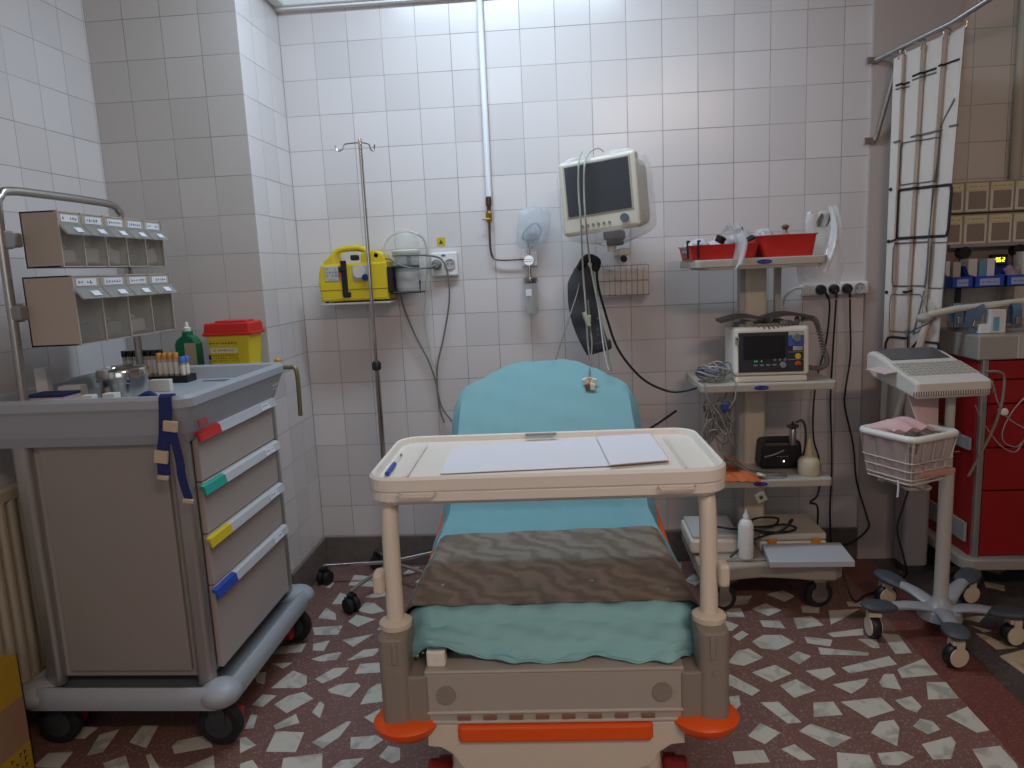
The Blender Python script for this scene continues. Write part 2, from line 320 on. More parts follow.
px(3.066, 690, 560, [[(190,150),(232,133),(280,155),(240,172)],[(213,185),(275,187),(292,210),(225,205)],[(317,178),(372,172),(410,200),(330,212)],[(425,155),(520,150),(470,180),(432,198)],[(95,182),(150,200),(128,218),(100,215)],[(130,235),(160,217),(180,228),(150,248)],[(190,250),(225,230),(280,230),(320,252),(265,277),(215,270)],[(115,315),(145,280),(180,272),(225,300),(165,325)],[(300,300),(330,280),(372,295),(335,320)],[(350,235),(437,245),(430,265),(360,255)],[(393,268),(550,285),(545,293),(400,290)],[(465,330),(610,295),(635,320),(490,348)],[(190,345),(260,322),(312,348),(250,375)],[(355,340),(430,330),(447,350),(405,370)],[(275,385),(325,366),(385,400),(320,423)],[(107,355),(125,352),(215,400),(190,417),(112,380)],[(437,382),(548,363),(535,385),(495,410)],[(580,375),(595,350),(625,350),(648,398),(590,390)],[(635,335),(715,303),(760,352),(650,362)],[(725,375),(785,375),(825,425),(730,428)],[(215,437),(270,435),(342,498),(300,502)],[(378,437),(440,435),(468,475),(380,482)],[(462,435),(585,422),(628,460),(545,486)],[(628,430),(680,418),(710,450),(695,468),(660,455)],[(785,478),(850,450),(918,522),(880,530)],[(178,540),(215,500),(277,530),(230,565)],[(333,525),(370,502),(495,545),(440,575)],[(555,530),(580,497),(625,490),(642,515),(635,570),(590,550)],[(683,510),(705,487),(745,495),(767,520),(730,535)],[(710,565),(800,542),(815,560),(800,610),(745,612)],[(130,588),(225,583),(245,620),(140,627)],[(280,580),(320,565),(385,612),(340,615)],[(450,590),(550,598),(570,638),(560,670),(455,665)],[(575,593),(650,587),(688,605),(640,630),(590,628)],[(865,580),(950,570),(1000,625),(1015,660),(910,655)],[(120,420),(150,415),(155,445),(130,468)],[(235,105),(285,92),(320,112),(290,128)],[(130,110),(190,110),(175,135),(125,138)],[(110,150),(155,148),(168,175),(115,175)],[(515,243),(570,243),(582,270),(560,270)],[(585,225),(640,230),(680,285),(630,288)],[(420,225),(530,210),(532,230),(440,237)],[(340,140),(398,140),(395,163),(345,160)],[(480,128),(545,125),(540,143),(485,142)]])
px(4.267, 250, 480, [[(420,450),(445,405),(500,410),(585,440),(560,458)],[(350,530),(385,480),(420,495),(410,530)],[(487,500),(588,458),(585,495),(520,503)],[(290,590),(325,545),(365,570),(368,598)],[(462,560),(490,525),(530,525),(575,560),(520,572)],[(418,605),(455,575),(535,595),(460,627)],[(540,640),(610,580),(612,610),(560,640)],[(268,630),(395,622),(375,660),(275,662)],[(393,683),(525,658),(440,712)],[(270,700),(340,685),(315,730),(268,728)],[(95,745),(125,712),(240,698),(220,735)],[(230,595),(265,600),(235,625)],[(260,765),(320,745),(390,735),(370,768),(300,775)]])
px(2.666, 0, 480, [[(672,600),(700,572),(738,575),(700,605)],[(832,620),(853,590),(865,600),(853,635)],[(458,710),(475,695),(555,680),(567,712),(465,730)],[(490,768),(570,735),(572,768)],[(345,700),(380,655),(422,655),(390,715)],[(232,735),(265,680),(318,665),(275,725)],[(150,685),(175,655),(262,660),(225,690)],[(88,765),(130,728),(195,725),(160,768)],[(275,755),(335,735),(345,768),(290,790)],[(388,735),(402,730),(425,768),(400,768)],[(675,515),(710,512),(705,545),(685,540)],[(725,490),(780,487),(755,503)]])
px(6, 240, 640, [[(195,85),(235,40),(395,18),(375,70)],[(440,60),(455,10),(540,8),(500,68)],[(410,120),(500,100),(608,70),(575,150),(410,148)],[(640,125),(740,60),(850,48),(800,95)],[(190,165),(215,140),(318,132),(265,175)],[(185,290),(290,205),(320,185),(402,215),(400,265),(365,288)],[(450,235),(560,170),(655,165),(600,215),(495,262)],[(690,205),(720,145),(855,135),(840,195)],[(525,300),(600,265),(705,258),(725,275),(660,345),(545,318)],[(720,388),(770,300),(820,265),(870,255),(875,368)],[(68,380),(140,325),(215,340),(135,407)],[(205,388),(290,335),(380,312),(440,352),(280,440)],[(430,435),(480,375),(660,380),(525,490)],[(745,465),(840,415),(840,500),(800,500)],[(200,515),(335,445),(358,498),(215,538)],[(28,535),(65,450),(105,450),(80,530)],[(155,672),(215,548),(385,555),(335,672)],[(430,615),(640,490),(668,490),(600,580),(495,652)],[(665,585),(820,573),(860,600),(780,655),(662,655)],[(0,590),(35,583),(95,632),(0,680)],[(245,800),(260,710),(495,680),(490,800)],[(0,745),(75,720),(110,768),(60,800),(0,790)],[(550,768),(610,722),(745,708),(690,760),(600,790)],[(835,700),(890,635),(960,650),(960,720),(910,742)],[(615,-5),(750,-5),(665,42)]])
ntr = len(tr)
tr2 = []
def px2(s_, ox, oy, polys):
    for p in polys: tr2.append([at(ox+x/s_, oy+y/s_, z=0) for x, y in p])
px2(3.066, 690, 560, [[(835,180),(880,172),(905,172),(885,192)],[(860,200),(925,218),(900,222)],[(875,225),(900,228),(980,262),(1005,270),(940,275)],[(948,295),(1024,275),(1070,300),(1060,365),(1024,350)]])
NT = {}
def fill(lst, x0, x1, y0, y1, seed, step=.15):
    rnd = random.Random(seed); cs = [sum(p, Vector())/len(p) for p in lst]; n0 = len(cs); y = y0; r_ = 0
    while y < y1:
        x = x0+(.5*step if r_ % 2 else 0)
        while x < x1:
            c = Vector((x+rnd.uniform(-.02, .02), y+rnd.uniform(-.02, .02), 0))
            if x0 < 0 and ((1.66 < c.x < 2.4 and -1.6 < c.y < -.62) or (-.5 < c.x < .78 and -1.62 < c.y < -.34)): x += step; continue
            if all((c-q).length > (.175 if k < n0 else .125) for k, q in enumerate(cs)):
                n = rnd.choice((4, 4, 4, 5)); a0 = rnd.uniform(0, 6.28); e = rnd.uniform(.55, 1); th = rnd.uniform(0, 3.14); pl = []
                for i in range(n):
                    a = a0+6.283*(i+rnd.uniform(-.22, .22))/n; rad = rnd.uniform(.046, .064); u = rad*math.cos(a); v = rad*e*math.sin(a)
                    pl.append(c+Vector((u*math.cos(th)-v*math.sin(th), u*math.sin(th)+v*math.cos(th), 0)))
                if all(x0-.03 < p.x < x1+.0 for p in pl): lst.append(pl); cs.append(c)
            x += step
        y += step*.87; r_ += 1
def dedupe(lst):
    out, cs = [], []
    for p in lst:
        c = sum(p, Vector())/len(p)
        if all((c-q).length > .07 for q in cs): out.append(p); cs.append(c)
    return out
tr = dedupe(tr)
fill(tr, -.52, 2.36, -3.6, -.06, 3); fill(tr2, 2.66, 4.4, -2.6, -.1, 5, .2)
m = MB(); m.bb(XL-.1, XR+.1, YF-.1, .1, -.1, 0)
m.mi = 2; m.bb(2.40, 2.565, YF, -.02, -.01, .0004); m.mi = 3; m.bb(2.565, XR, YF, -.02, -.01, .0004)
for lst, mi, z in ((tr, 1, .0007), (tr2, 4, .0009)):
    m.mi = mi
    for i, p in enumerate(lst):
        if len(p) >= 3: m.prism([(v.x, v.y) for v in p], -.001, z+i*2e-6)
o = struct('floor', m, FM)
# ---------------------------------------------------------------- bed (x across, y towards the head, z up from the floor)
BL = (1.15, -1.86, 0); BR = (0, 0, R(1.5))
bed = thing('hospital_bed', 'adjustable hospital bed with raised backrest, taupe foot tray and orange corner bumpers', 'bed', BL, BR)
m = MB()
m.bb(-.27, .27, -.05, -.035, .453, .565, .003); m.bb(-.27, .27, -.052, .03, .563, .572, .004); m.bb(-.30, .30, .02, .035, .50, .56)
m.build('foot_tray', taupel, bed, True)
for s in (-1, 1):
    m = MB(); m.rrect(s*.298-.038, s*.298+.038, -.056, .05, .455, .562, .015, .004); m.build('tray_end', taupe, bed, True)
    m = MB(); m.rrect(s*.331-.031, s*.331+.031, -.065, .05, .452, .652, .02, .006); m.box((s*.325, -.066, .62), (.012, .006, .05), .003); m.cyl((s*.331, -.068, .565), (s*.331, -.064, .565), .006)
    c = m.build('post_socket', taupe, bed, True)
    m = MB(); m.lathe([(.026, 0), (.034, .003), (.035, .014), (.026, .02)], (s*.331, -.005, .650)); m.build('socket_collar', cream, c, True)
    m = MB(); m.lathe([(0, -.03), (.03, -.028), (.056, -.018), (.066, -.002), (.068, .006), (.06, .014), (.03, .018), (0, .018)], (s*.316, -.03, .446), n=32, scale=(1.05, .95, 1)); m.build('corner_bumper', orange, bed, True)
    m = MB(); m.box((s*.262, -.02, .27), (.055, .14, .02), .008, rot=(R(28), 0, 0)); m.box((s*.262, .05, .25), (.03, .12, .03), .004); m.build('brake_pedal', darkred, bed, True)
    m = MB(); m.cyl((s*.225, -.055, .518), (s*.225, -.05, .518), .02, 20); m.build('round_cap', taupe, bed, True)
    m = MB(); m.tube([(s*.325, .07, .52), (s*.338, .25, .53), (s*.345, .7, .56), (s*.35, .95, .575)], .014, 10); m.build('side_rail', orange, bed, True)
m = MB(); m.bb(-.27, .27, -.054, -.033, .452, .459, .002); m.bb(-.27, .27, -.054, -.045, .474, .480, .002); m.build('edge_highlight_strip', mat('taupe_edge_highlight', 'c2baae', .3), bed, True)  # lower lip and edge line; highlight put into the pale colour
for i in range(8): m = MB(); m.box((-.19+i*.055, -.0525, .465), (.028, .003, .010), .001); m.build('tray_marking', mat('red_brown_print', '8a6455', .6), bed, True)
m = MB(); m.cyl((-.235, 0, .43), (-.2, 0, .43), .01); m.rrect(-.205, .205, -.062, -.03, .412, .45, .012, .006); m.build('front_bar', orange, bed, True)
m = MB(); n = 14
pr = [(-.27, .45), (-.27, .40)] + [(-.27+.07*math.sin(a), .33+.07*math.cos(a)) for a in (0, .4, .8)] + [(-.2, .345), (-.13, .33), (0, .325), (.13, .33), (.2, .345)] + [(.27-.07*math.sin(a), .33+.07*math.cos(a)) for a in (.8, .4, 0)] + [(.27, .40), (.27, .45)]
m.prism(pr, -.045, .03, Matrix(((1, 0, 0, 0), (0, 0, -1, -.02), (0, 1, 0, 0), (0, 0, 0, 1))), .004)
m.bb(-.25, .25, .03, 1.6, .36, .43, .01); m.build('chassis', cream, bed, True)
for s in (-1, 1):
    m = MB(); m.rrect(s*.19-.035, s*.19+.035, -.03, .05, .10, .36, .02, .004); m.build('base_leg', cream, bed, True)
    m = MB(); m.rrect(s*.19-.035, s*.19+.035, 1.4, 1.48, .10, .36, .02, .004); m.build('base_leg', cream, bed, True)
m = MB(); m.bb(-.26, .26, -.1, 1.6, .13, .19, .02); m.bb(-.1, .1, .5, .9, .19, .37, .01); m.build('base_frame', cream, bed, True)
for s in (-1, 1):
    for y in (.0, 1.5): caster(bed, s*.27, y, .065, .14, local=True)
m = MB(); m.bb(-.33, .33, .12, .9, .50, .56, .01); m.tube([(-.31, .1, .53), (-.31, 1.3, .55)], .014); m.tube([(.31, .1, .53), (.31, 1.3, .55)], .014); m.tube([(-.2, .65, .55), (-.2, 1.1, .70)], .014); m.tube([(.2, .65, .55), (.2, 1.1, .70)], .014); m.build('mattress_platform', dark, bed, True)
m = MB()
for x, y, z in ((-.285, .02, .588), (-.270, .02, .592), (-.280, .01, .581), (-.29, .0, .579)): m.ball((x, y, z), .0055)
m.build('steel_bolts', chrome, bed, True)
for x in (-.245,): m = MB(); m.box((x, -.022, .590), (.040, .03, .036), .004); m.cyl((x, -.039, .591), (x, -.037, .591), .005, 10); m.build('white_bracket', ivory, bed, True)
m = MB(); m.box((-.262, .02, .585), (.035, .02, .018), .003); m.build('green_connector', green, bed, True)
def mz(y):   # top of the mattress along the bed
    if y < .7: return .640+.02*y
    return .654+(y-.7)*.70
BT = 1.255
m = MB()
def msec(u, v):
    y = .075+(BT-.075-.02)*u; a = 2*math.pi*v; c, s = math.cos(a), math.sin(a)
    W = .312 if u < .93 else .312-.16*((u-.93)/.07)**1.2
    X = W*math.copysign(abs(c)**.25, c); Z = .042*math.copysign(abs(s)**.25, s); return Vector((X, y, mz(y)-.05+Z))
m.grid(msec, 30, 40, closed=True); m.bb(-.31, .31, .07, .085, .56, .62, .01); m.build('mattress', mat('dark_mattress_cover', '2c3136', .6), bed, True)
# drapes
def drape_main(u, v):
    x = (v-.5)*2; y = .16+(BT-.16)*u; W = .345-.020*u
    top = mz(y)+.004
    if u > .82:      # the arched head end
        k = (u-.82)/.18
        y = y-.20*k*max(0, abs(x)-.25)**1.35
        top = mz(y)+.004
    e = max(0, abs(x)-.90)/.10; X = x*W
    dz = -.07*e**1.3 - .004*math.sin(y*23+x*3)*(e+.15)
    if u > .82: dz *= .7
    if y < .75: X += .008*math.sin(y*17)*e
    wr = .0022*math.sin(31*x+9*y)*math.sin(13*y+2)+.0016*math.sin(55*y+6*x)
    return Vector((X, y, top+dz+wr))
BM = Matrix.Translation(Vector(BL)) @ Euler(BR).to_matrix().to_4x4()
m = MB(); m.grid(drape_main, 90, 40, -.003).xf(BM)
m.build('drape_sheet', sheet, tagd=('pale blue fabric sheet spread over the raised bed from headrest to foot', 'sheet', None))
def foot_drape(u, v):   # u from under the mat down over the mattress end, v across
    x = (v-.5)*2; s_ = u*.32; W = .335
    fl = .5+.5*math.sin(v*6.283*2.6+.6); f2 = math.sin(v*31+u*3)
    if s_ < .12: y = .19-s_; z = mz(y)+.009
    elif s_ < .16:
        a = (s_-.12)/.04*math.pi/2; y = .07-.025*math.sin(a); z = mz(.07)+.009-.025*(1-math.cos(a))
    else:
        h = s_-.16; hang = h*(.26+.14*math.cos(x*1.5+.2)+.03*fl); y = .045-.42*h-.016*fl*min(1, h/.06)-.012*math.sin(min(1, h/.12)*math.pi)-.003*f2*h/.1; z = max(mz(.07)-.016-hang, .578)
        z += .045*math.exp(-((v-.10)/.11)**2)*h/.16+.004*math.sin(v*23)*h/.16
    e = max(0, abs(x)-.84)/.16; k = min(1, max(0, (s_-.08)/.06)); z -= .045*e**1.4*(1-.6*u); y += .03*e*u
    cl = math.exp(-((v-.10)/.035)**2); cr_ = math.exp(-((v-.90)/.05)**2)
    y -= .026*cl*k*(1-.5*u)+.018*cr_*k; z += .012*cl*k*(1-u)
    return Vector((x*W*(1-.13*u*u*abs(x)), y, z+.0022*math.sin(60*v+20*u)+.002*math.sin(23*v-34*u)))
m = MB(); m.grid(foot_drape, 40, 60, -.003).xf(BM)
m.build('foot_drape', mat('blue_drape_fabric_brightened', '8fc2c6', .8, noise=.08, nscale=16, bump=.6), tagd=('crumpled blue-green fabric drape hanging over the foot end of the mattress', 'sheet', None))  # same fabric as the main drape, colour lifted and blued against the warm light
def mat_fn(u, v):
    x = (v-.5)*2; y = .075+.42*u+.015*x*u; e = max(0, abs(x)-.86)/.14
    W = .366-.024*u
    z = mz(y)+.014+.0015*math.sin(y*30)
    return Vector((x*W*(1-.02*e), y-.01*e, z-.10*e**1.25*(1-.15*u)+.0015*math.sin(x*14+y*8)))
m = MB(); m.grid(mat_fn, 24, 50, -.004).xf(BM)
m.build('rubber_mat', brown, tagd=('dark brown rubber mat laid across the foot of the bed with drooping sides', 'mat', None))
# overbed table standing in the sockets
ov = thing('overbed_table', 'ivory plastic overbed table with raised rim, standing over the bed foot', 'table', (BL[0], BL[1], -.014), BR)
TX0, TX1, TY0, TY1 = -.380, .380, .01, .395
m = MB(); b = bmesh.new()
def loop(ins, z, r): return [b.verts.new((x, y, z)) for x, y in rr(TX0+ins, TX1-ins, TY0+ins, TY1-ins, r, 6)]
L_ = [loop(.012, .925, .05), loop(0, .935, .06), loop(0, .952, .06), loop(.003, .954, .058), loop(.003, .956, .058), loop(-.002, .958, .062), loop(-.002, .982, .062), loop(.004, .988, .056), loop(.010, .986, .05), loop(.017, .974, .045)]
for A, B_ in zip(L_, L_[1:]):
    for i in range(len(A)): b.faces.new((A[i], A[(i+1) % len(A)], B_[(i+1) % len(A)], B_[i]))
b.faces.new(L_[0][::-1]); b.faces.new(L_[-1]); bmesh.ops.recalc_face_normals(b, faces=b.faces[:]); m.merge(b, None, False)
top = m.build('table_top', ivory, ov, True)
for s in (-1, 1):
    m = MB(); x0 = s*.322; b = bmesh.new(); NN = 16
    def dip(u, v): # shallow pen groove raised edges
        return Vector((x0+(u-.5)*.052, TY0+.05+v*.27, .9755+.0035*(2*abs(u-.5))**4-.0005))
    m.grid(dip, 10, 16, .001); m.tube([(x0-.028, TY0+.045, .9755), (x0-.028, TY0+.325, .9755)], .0022, 6); m.build('pen_groove', ivory, top, True)
    m = MB(); h0 = s*.27; m.tube([(h0-.038, TY0+.003, .951), (h0-.038, TY0-.010, .953), (h0-.034, TY0-.014, .949), (h0+.034, TY0-.014, .949), (h0+.038, TY0-.010, .953), (h0+.038, TY0+.003, .951)], .0028, 8, False); m.build('wire_handle', cream, ov, True)
    m = MB(); m.tube([(s*.338, .075, .928), (s*.340, .05, .90), (s*.336, .022, .80), (s*.332, .0, .70), (s*.331, -.005, .668)], .0185, 16); g_ = m.build('leg', cream, ov, True)
    m = MB(); m.box((s*.343+(.018 if s < 0 else -.018)*-1, .0, .765), (.022, .04, .05), .008); m.build('leg_clamp', cream, g_, True)
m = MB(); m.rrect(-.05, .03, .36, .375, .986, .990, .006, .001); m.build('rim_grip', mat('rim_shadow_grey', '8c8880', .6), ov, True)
def flat(name, label, cat, pts, z, h, mt, group=None, extra=None):
    P = [at(x, y, z=z) for x, y in pts]; m = MB(); m.prism([(p.x, p.y) for p in P], z, z+h)
    return m
ZT = .9615
m = flat(0, 0, 0, [(452, 447.5), (597, 438), (610, 466), (440, 474)], ZT+.001, .0012, paper); m.build('paper_sheet', paper, tagd=('long blank white sheet of paper in the middle of the overbed table', 'paper', None))
nb = thing('notepad', 'thick white notepad with a pinkish edge at the right of the long paper sheet', 'notepad', at(633, 452, z=ZT+.001))
m = flat(0, 0, 0, [(596, 437), (650, 434), (669, 461), (610, 466)], ZT+.001, .006, paper); m.build('pad_block', mat('pinkish_pad_edge', 'd9bdb6', .8), nb)
m = flat(0, 0, 0, [(596, 437), (650, 434), (669, 460), (610, 465)], ZT+.007, .0012, paper); m.build('top_page', paper, nb)
p1, p2 = at(387, 474, z=ZT+.006), at(401, 455, z=ZT+.006)
pen = thing('ballpoint_pen', 'clear ballpoint pen with a blue cap in the left groove of the overbed table', 'pen', p1)
d = (p2-p1); m = MB(); m.cyl(p1+d*.45, p2, .0042, 10); m.build('barrel', clear, pen); m = MB(); m.cyl(p1, p1+d*.5, .0055, 10); m.build('cap', blue, pen)
m = MB(); m.cyl(p2, p2+d*.08, .0035, 8, .001); m.build('tip', brass, pen)
# ---------------------------------------------------------------- medication cart
CX0, CX1, CY0, CY1 = -.412, .12, -1.345, -.745
ct = thing('medication_cart', 'grey medication cart with colour-coded drawers and a bumper base, left of the bed', 'cart', (-.17, -1.04, 0))
m = MB(); m.bb(CX0+.02, CX1-.02, CY0+.01, CY1-.01, .215, .965, .004); m.build('body', cartside, ct)
m = MB(); m.bb(CX0+.075, CX1-.075, CY0-.004, CY0+.012, .24, .955, .002); m.build('side_panel', mat('cart_recess_panel', '98908a', .5), ct)
for x, y in ((CX0+.025, CY0), (CX1-.03, CY0), (CX1-.02, CY1), (CX0+.025, CY1)):
    m = MB(); m.rrect(x-.026, x+.026, y-.02, y+.02, .20, .97, .016); m.build('corner_post', alu, ct)
dz = [(.805, .962), (.645, .80), (.475, .64), (.225, .47)]
zt = [.955, .80, .645, .492]; cols = [red, teal, yellow, blue]
lo = .232
tops = [.975, .815, .655, .494]
for i in range(4):
    z1 = tops[i]; z0 = tops[i+1]+.003 if i < 3 else lo
    m = MB(); m.bb(CX1-.012, CX1+.008, CY0+.03, CY1-.03, z0, z1, .003); dr = m.build('drawer', drawerm, ct)
    m = MB(); xx = CX1+.008
    def strip(y0, y1): m.prism([(0, 0), (.013, -.004), (.019, -.029), (.014, -.031), (.008, -.010), (0, -.009)], y0, y1, Matrix(((1, 0, 0, xx), (0, 0, 1, 0), (0, 1, 0, z1-.004), (0, 0, 0, 1))))
    strip(CY0+.145, CY1-.025); h = m.build('handle', alu if False else mat('light_grey_handle', 'c3c6ca', .35), dr)
    m = MB(); strip(CY0+.012, CY0+.145); c = m.build('colour_tab', cols[i], h); c['label'] = ['red', 'turquoise', 'yellow', 'blue'][i]+' tab on a drawer handle'
    m = MB(); m.box((xx+.0175, CY1-.12, z1-.020), (.0015, .075, .020), rot=(0, R(-16), 0)); lb = m.build('label_card', paper, h)
    m = MB(); writing(m, (xx+.0185, CY1-.12, z1-.020), .065, .015, 7, '+x', 2, i); m.build('ink', black, lb)
# tray on top: outer shell, inner floor
m = MB(); b = bmesh.new(); TR = (-.505, .165, -1.415, -.69)
def lp(ins, z, r): return [b.verts.new((x, y, z)) for x, y in rr(TR[0]+ins, TR[1]-ins, TR[2]+ins, TR[3]-ins, r, 6)]
L_ = [lp(.045, .935, .03), lp(.03, .965, .03), lp(.012, 1.02, .035), lp(.006, 1.035, .04), lp(0, 1.045, .04), lp(0, 1.068, .04), lp(.006, 1.078, .038), lp(.018, 1.078, .035), lp(.024, 1.072, .03), lp(.035, 1.030, .025)]
for A, B_ in zip(L_, L_[1:]):
    for i in range(len(A)): b.faces.new((A[i], A[(i+1) % len(A)], B_[(i+1) % len(A)], B_[i]))
b.faces.new(L_[0][::-1]); b.faces.new(L_[-1]); bmesh.ops.recalc_face_normals(b, faces=b.faces[:]); m.merge(b); m.xf(Matrix.Translation((0, 0, .012))); m.build('top_tray', greyp, ct)
m = MB(); m.box((.158, -1.33, 1.0), (.004, .05, .022), .001, rot=(0, R(-9), 0)); m.build('red_badge', mat('faded_red_print', '9a4a48', .5), ct)
m = MB(); writing(m, (.162, -.80, 1.015), .06, .03, 3, '+x', 2, 8); m.build('white_print', paper, ct)
m = MB(); m.rrect(-.3, .12, -.70, -.47, 1.035, 1.05, .02); m.build('rear_shelf', greyp, ct)
m = MB(); m.tube([(.13, -.69, 1.065), (.175, -.685, 1.068), (.2, -.685, 1.05), (.2, -.685, .90), (.2, -.685, .885)], .008, 10); m.build('side_hook', mat('tarnished_chrome', '8f8a66', .35, .7), ct)
# bumper base: a deep ring with a channel
m = MB(); b = bmesh.new(); TR = (-.490, .185, -1.415, -.665)
L_ = [lp(.03, .135, .05), lp(.004, .148, .06), lp(0, .17, .065), lp(.004, .198, .062), lp(.02, .212, .05), lp(.035, .206, .04), lp(.05, .178, .03)]
for A, B_ in zip(L_, L_[1:]):
    for i in range(len(A)): b.faces.new((A[i], A[(i+1) % len(A)], B_[(i+1) % len(A)], B_[i]))
b.faces.new(L_[0][::-1]); b.faces.new(L_[-1]); bmesh.ops.recalc_face_normals(b, faces=b.faces[:]); m.merge(b, None, True)
bp_ = m.build('bumper', greyp, ct)
for x, y in ((TR[0]+.05, TR[2]+.05), (TR[1]-.05, TR[2]+.05), (TR[1]-.05, TR[3]-.05), (TR[0]+.05, TR[3]-.05)):
    m = MB(); m.ball((x, y, .178), .062, (1, 1, .66)); m.build('bumper_corner', greyp, bp_)
m = MB(); m.bb(TR[0]+.06, TR[1]-.06, TR[2]+.055, TR[3]-.055, .168, .182, .004); m.build('bumper_channel', mat('dark_grey_channel', '6d6f74', .6), bp_)
for x, y, mm in ((.115, -1.345, rubber), (-.405, -1.34, rubber), (.115, -.735, darkred), (-.405, -.735, rubber)):
    c = caster(ct, x, y, .068, .15, rubber, dark, 0, width=.034)
    if mm is darkred or y < -1: k = MB(); k.box((x-.01 if y > -1 else x+.02, y-.045 if y > -1 else y+.05, .06), (.05, .04, .05), .01); k.box((x, y-.02 if y > -1 else y+.02, .118), (.04, .05, .02), .005); k.build('brake_lever', mat('red_brake', 'b3202a', .4), c)
# chrome rail for the tilt bins
rk = MB(); RX = -.325
rk.tube([(RX, -1.39, 1.03), (RX, -1.385, 1.25), (RX, -1.38, 1.60), (RX, -1.365, 1.65), (RX, -1.33, 1.668), (RX, -1.2, 1.672), (RX, -.98, 1.672), (RX, -.86, 1.668), (RX, -.825, 1.65), (RX, -.81, 1.60), (RX, -.81, 1.25), (RX, -.81, 1.03)], .0125, 12)
rk.build('rack_frame', steel, ct)
def tilt_bins(label, x0, x1, y0, y1, z0, z1, n, seed):
    t = thing('tilt_bin_unit', label, 'storage bins', ((x0+x1)/2, (y0+y1)/2, z0), (0, 0, 0), 'tilt bin units on the cart rail')
    m = MB(); th = .004
    m.bb(x0, x1-.012, y0, y1, z0, z0+th); m.bb(x0, x1-.012, y0, y1, z1-th, z1); m.bb(x0, x0+th, y0, y1, z0, z1); m.bb(x0, x1-.004, y0, y0+th, z0, z1); m.bb(x0, x1-.004, y1-th, y1, z0, z1)
    for i in range(1, n): y = y0+(y1-y0)*i/n; m.bb(x0, x1-.008, y-.002, y+.002, z0, z1)
    m.build('housing', mat('beige_housing', 'b0a598', .5), t)
    rnd = random.Random(seed); W = (y1-y0)/n; H = z1-z0
    for i in range(n):
        a = y0+W*i+.004; c = a+W-.008
        m = MB(); m.bb(x1-.014, x1-.010, a, c, z0+.006, z1-.035); m.bb(x1-.10, x1-.012, a, c, z0+.006, z0+.009)
        m.bb(x1-.10, x1-.012, a, a+.002, z0+.006, z1-.05); bn = m.build('bin', smoke, t)
        m = MB(); m.prism([(0, 0), (.030, -.032), (.034, -.030), (.004, .004)], a-.001, c+.001, Matrix(((1, 0, 0, x1-.012), (0, 0, 1, 0), (0, 1, 0, z1-.036), (0, 0, 0, 1)))); fl = m.build('flap', mat('clear_grey_flap', 'b5b2ac', .2, alpha=.45), bn)
        m = MB(); m.box((x1+.012, (a+c)/2+.01, z1-.052), (.001, W*.28, .018), rot=(0, R(-43), 0)); m.build('sticker', paper, fl)
        m = MB(); m.bb(x1-.012, x1-.008, a, c, z1-.034, z1-.006); m.build('label_holder', mat('beige_housing', 'b0a598'), bn)
        m = MB(); m.bb(x1-.008, x1-.0065, a+W*.12, c-W*.12, z1-.030, z1-.010); lb = m.build('label_card', paper, bn)
        m = MB(); writing(m, (x1-.0065, (a+c)/2, z1-.02), W*.6, .016, 6, '+x', 1, seed+i); m.build('ink', black, lb)
        for k in range(3):
            q = rnd.choice((mat('dark_contents', '3c3c44', .7), mat('grey_contents', '8a8784', .7), mat('pale_contents', 'cfc8bc', .7)))
            if k and rnd.random() < .4: continue
            hh = rnd.uniform(.02, .05)
        m = MB(); m.box((x1-.05, (a+c)/2, z0+.012+hh/2), (.05, W*.7, hh), .006, rot=(rnd.uniform(-.2, .2), 0, 0)); m.ball((x1-.045, (a+c)/2-.01, z0+.02+hh), .018, (1, 1, .6)); m.build('contents', q, bn)
    for y in (-1.37, -.81):
        if y0-.07 < y < y1+.07: m = MB(); m.box((x0-.012, min(max(y, y0-.03), y1+.02), (z0+z1)/2), (.036, .05, .04), .006); m.box((RX, y, (z0+z1)/2), (.034, .034, .05), .006); m.build('clamp', mat('grey_clamp', '8a8884', .4), t)
    return t
tilt_bins('upper beige tilt-bin unit with five clear bins on the cart rail', -.315, -.20, -1.315, -.775, 1.455, 1.612, 5, 3)
tilt_bins('lower beige tilt-bin unit with four larger clear bins on the cart rail', -.30, -.15, -1.36, -.85, 1.235, 1.43, 4, 11)
# things on the cart tray (tray floor z = 1.03)
ZR = 1.042
def lathe_thing(name, label, cat, loc, parts, group=None):
    t = thing(name, label, cat, loc, (0, 0, 0), group)
    for nm, prof, mt in parts: m = MB(); m.lathe(prof, (0, 0, 0)); m.build(nm, mt, t, True)
    return t
cn = thing('steel_canister', 'round stainless steel lidded canister with clamps on the grey cart tray', 'canister', (-.195, -1.12, ZR))
m = MB(); m.lathe([(0, 0), (.066, 0), (.07, .004), (.07, .07), (.074, .073)], n=36); m.build('bowl', chrome, cn, True)
m = MB(); m.lathe([(.076, .071), (.076, .09), (.072, .098), (.055, .102), (.053, .097), (.02, .096), (0, .097)], n=36); m.build('lid', chrome, cn, True)
for a in (-50, 70, 190): m = MB(); c, s = math.cos(R(a)), math.sin(R(a)); m.box((c*.078, s*.078, .072), (.008, .016, .036), .003, rot=(0, 0, R(a))); m.tube([(c*.074, s*.074, .095), (c*.083, s*.083, .08), (c*.078, s*.078, .06)], .0022, 6); m.build('clamp', chrome, cn, True)
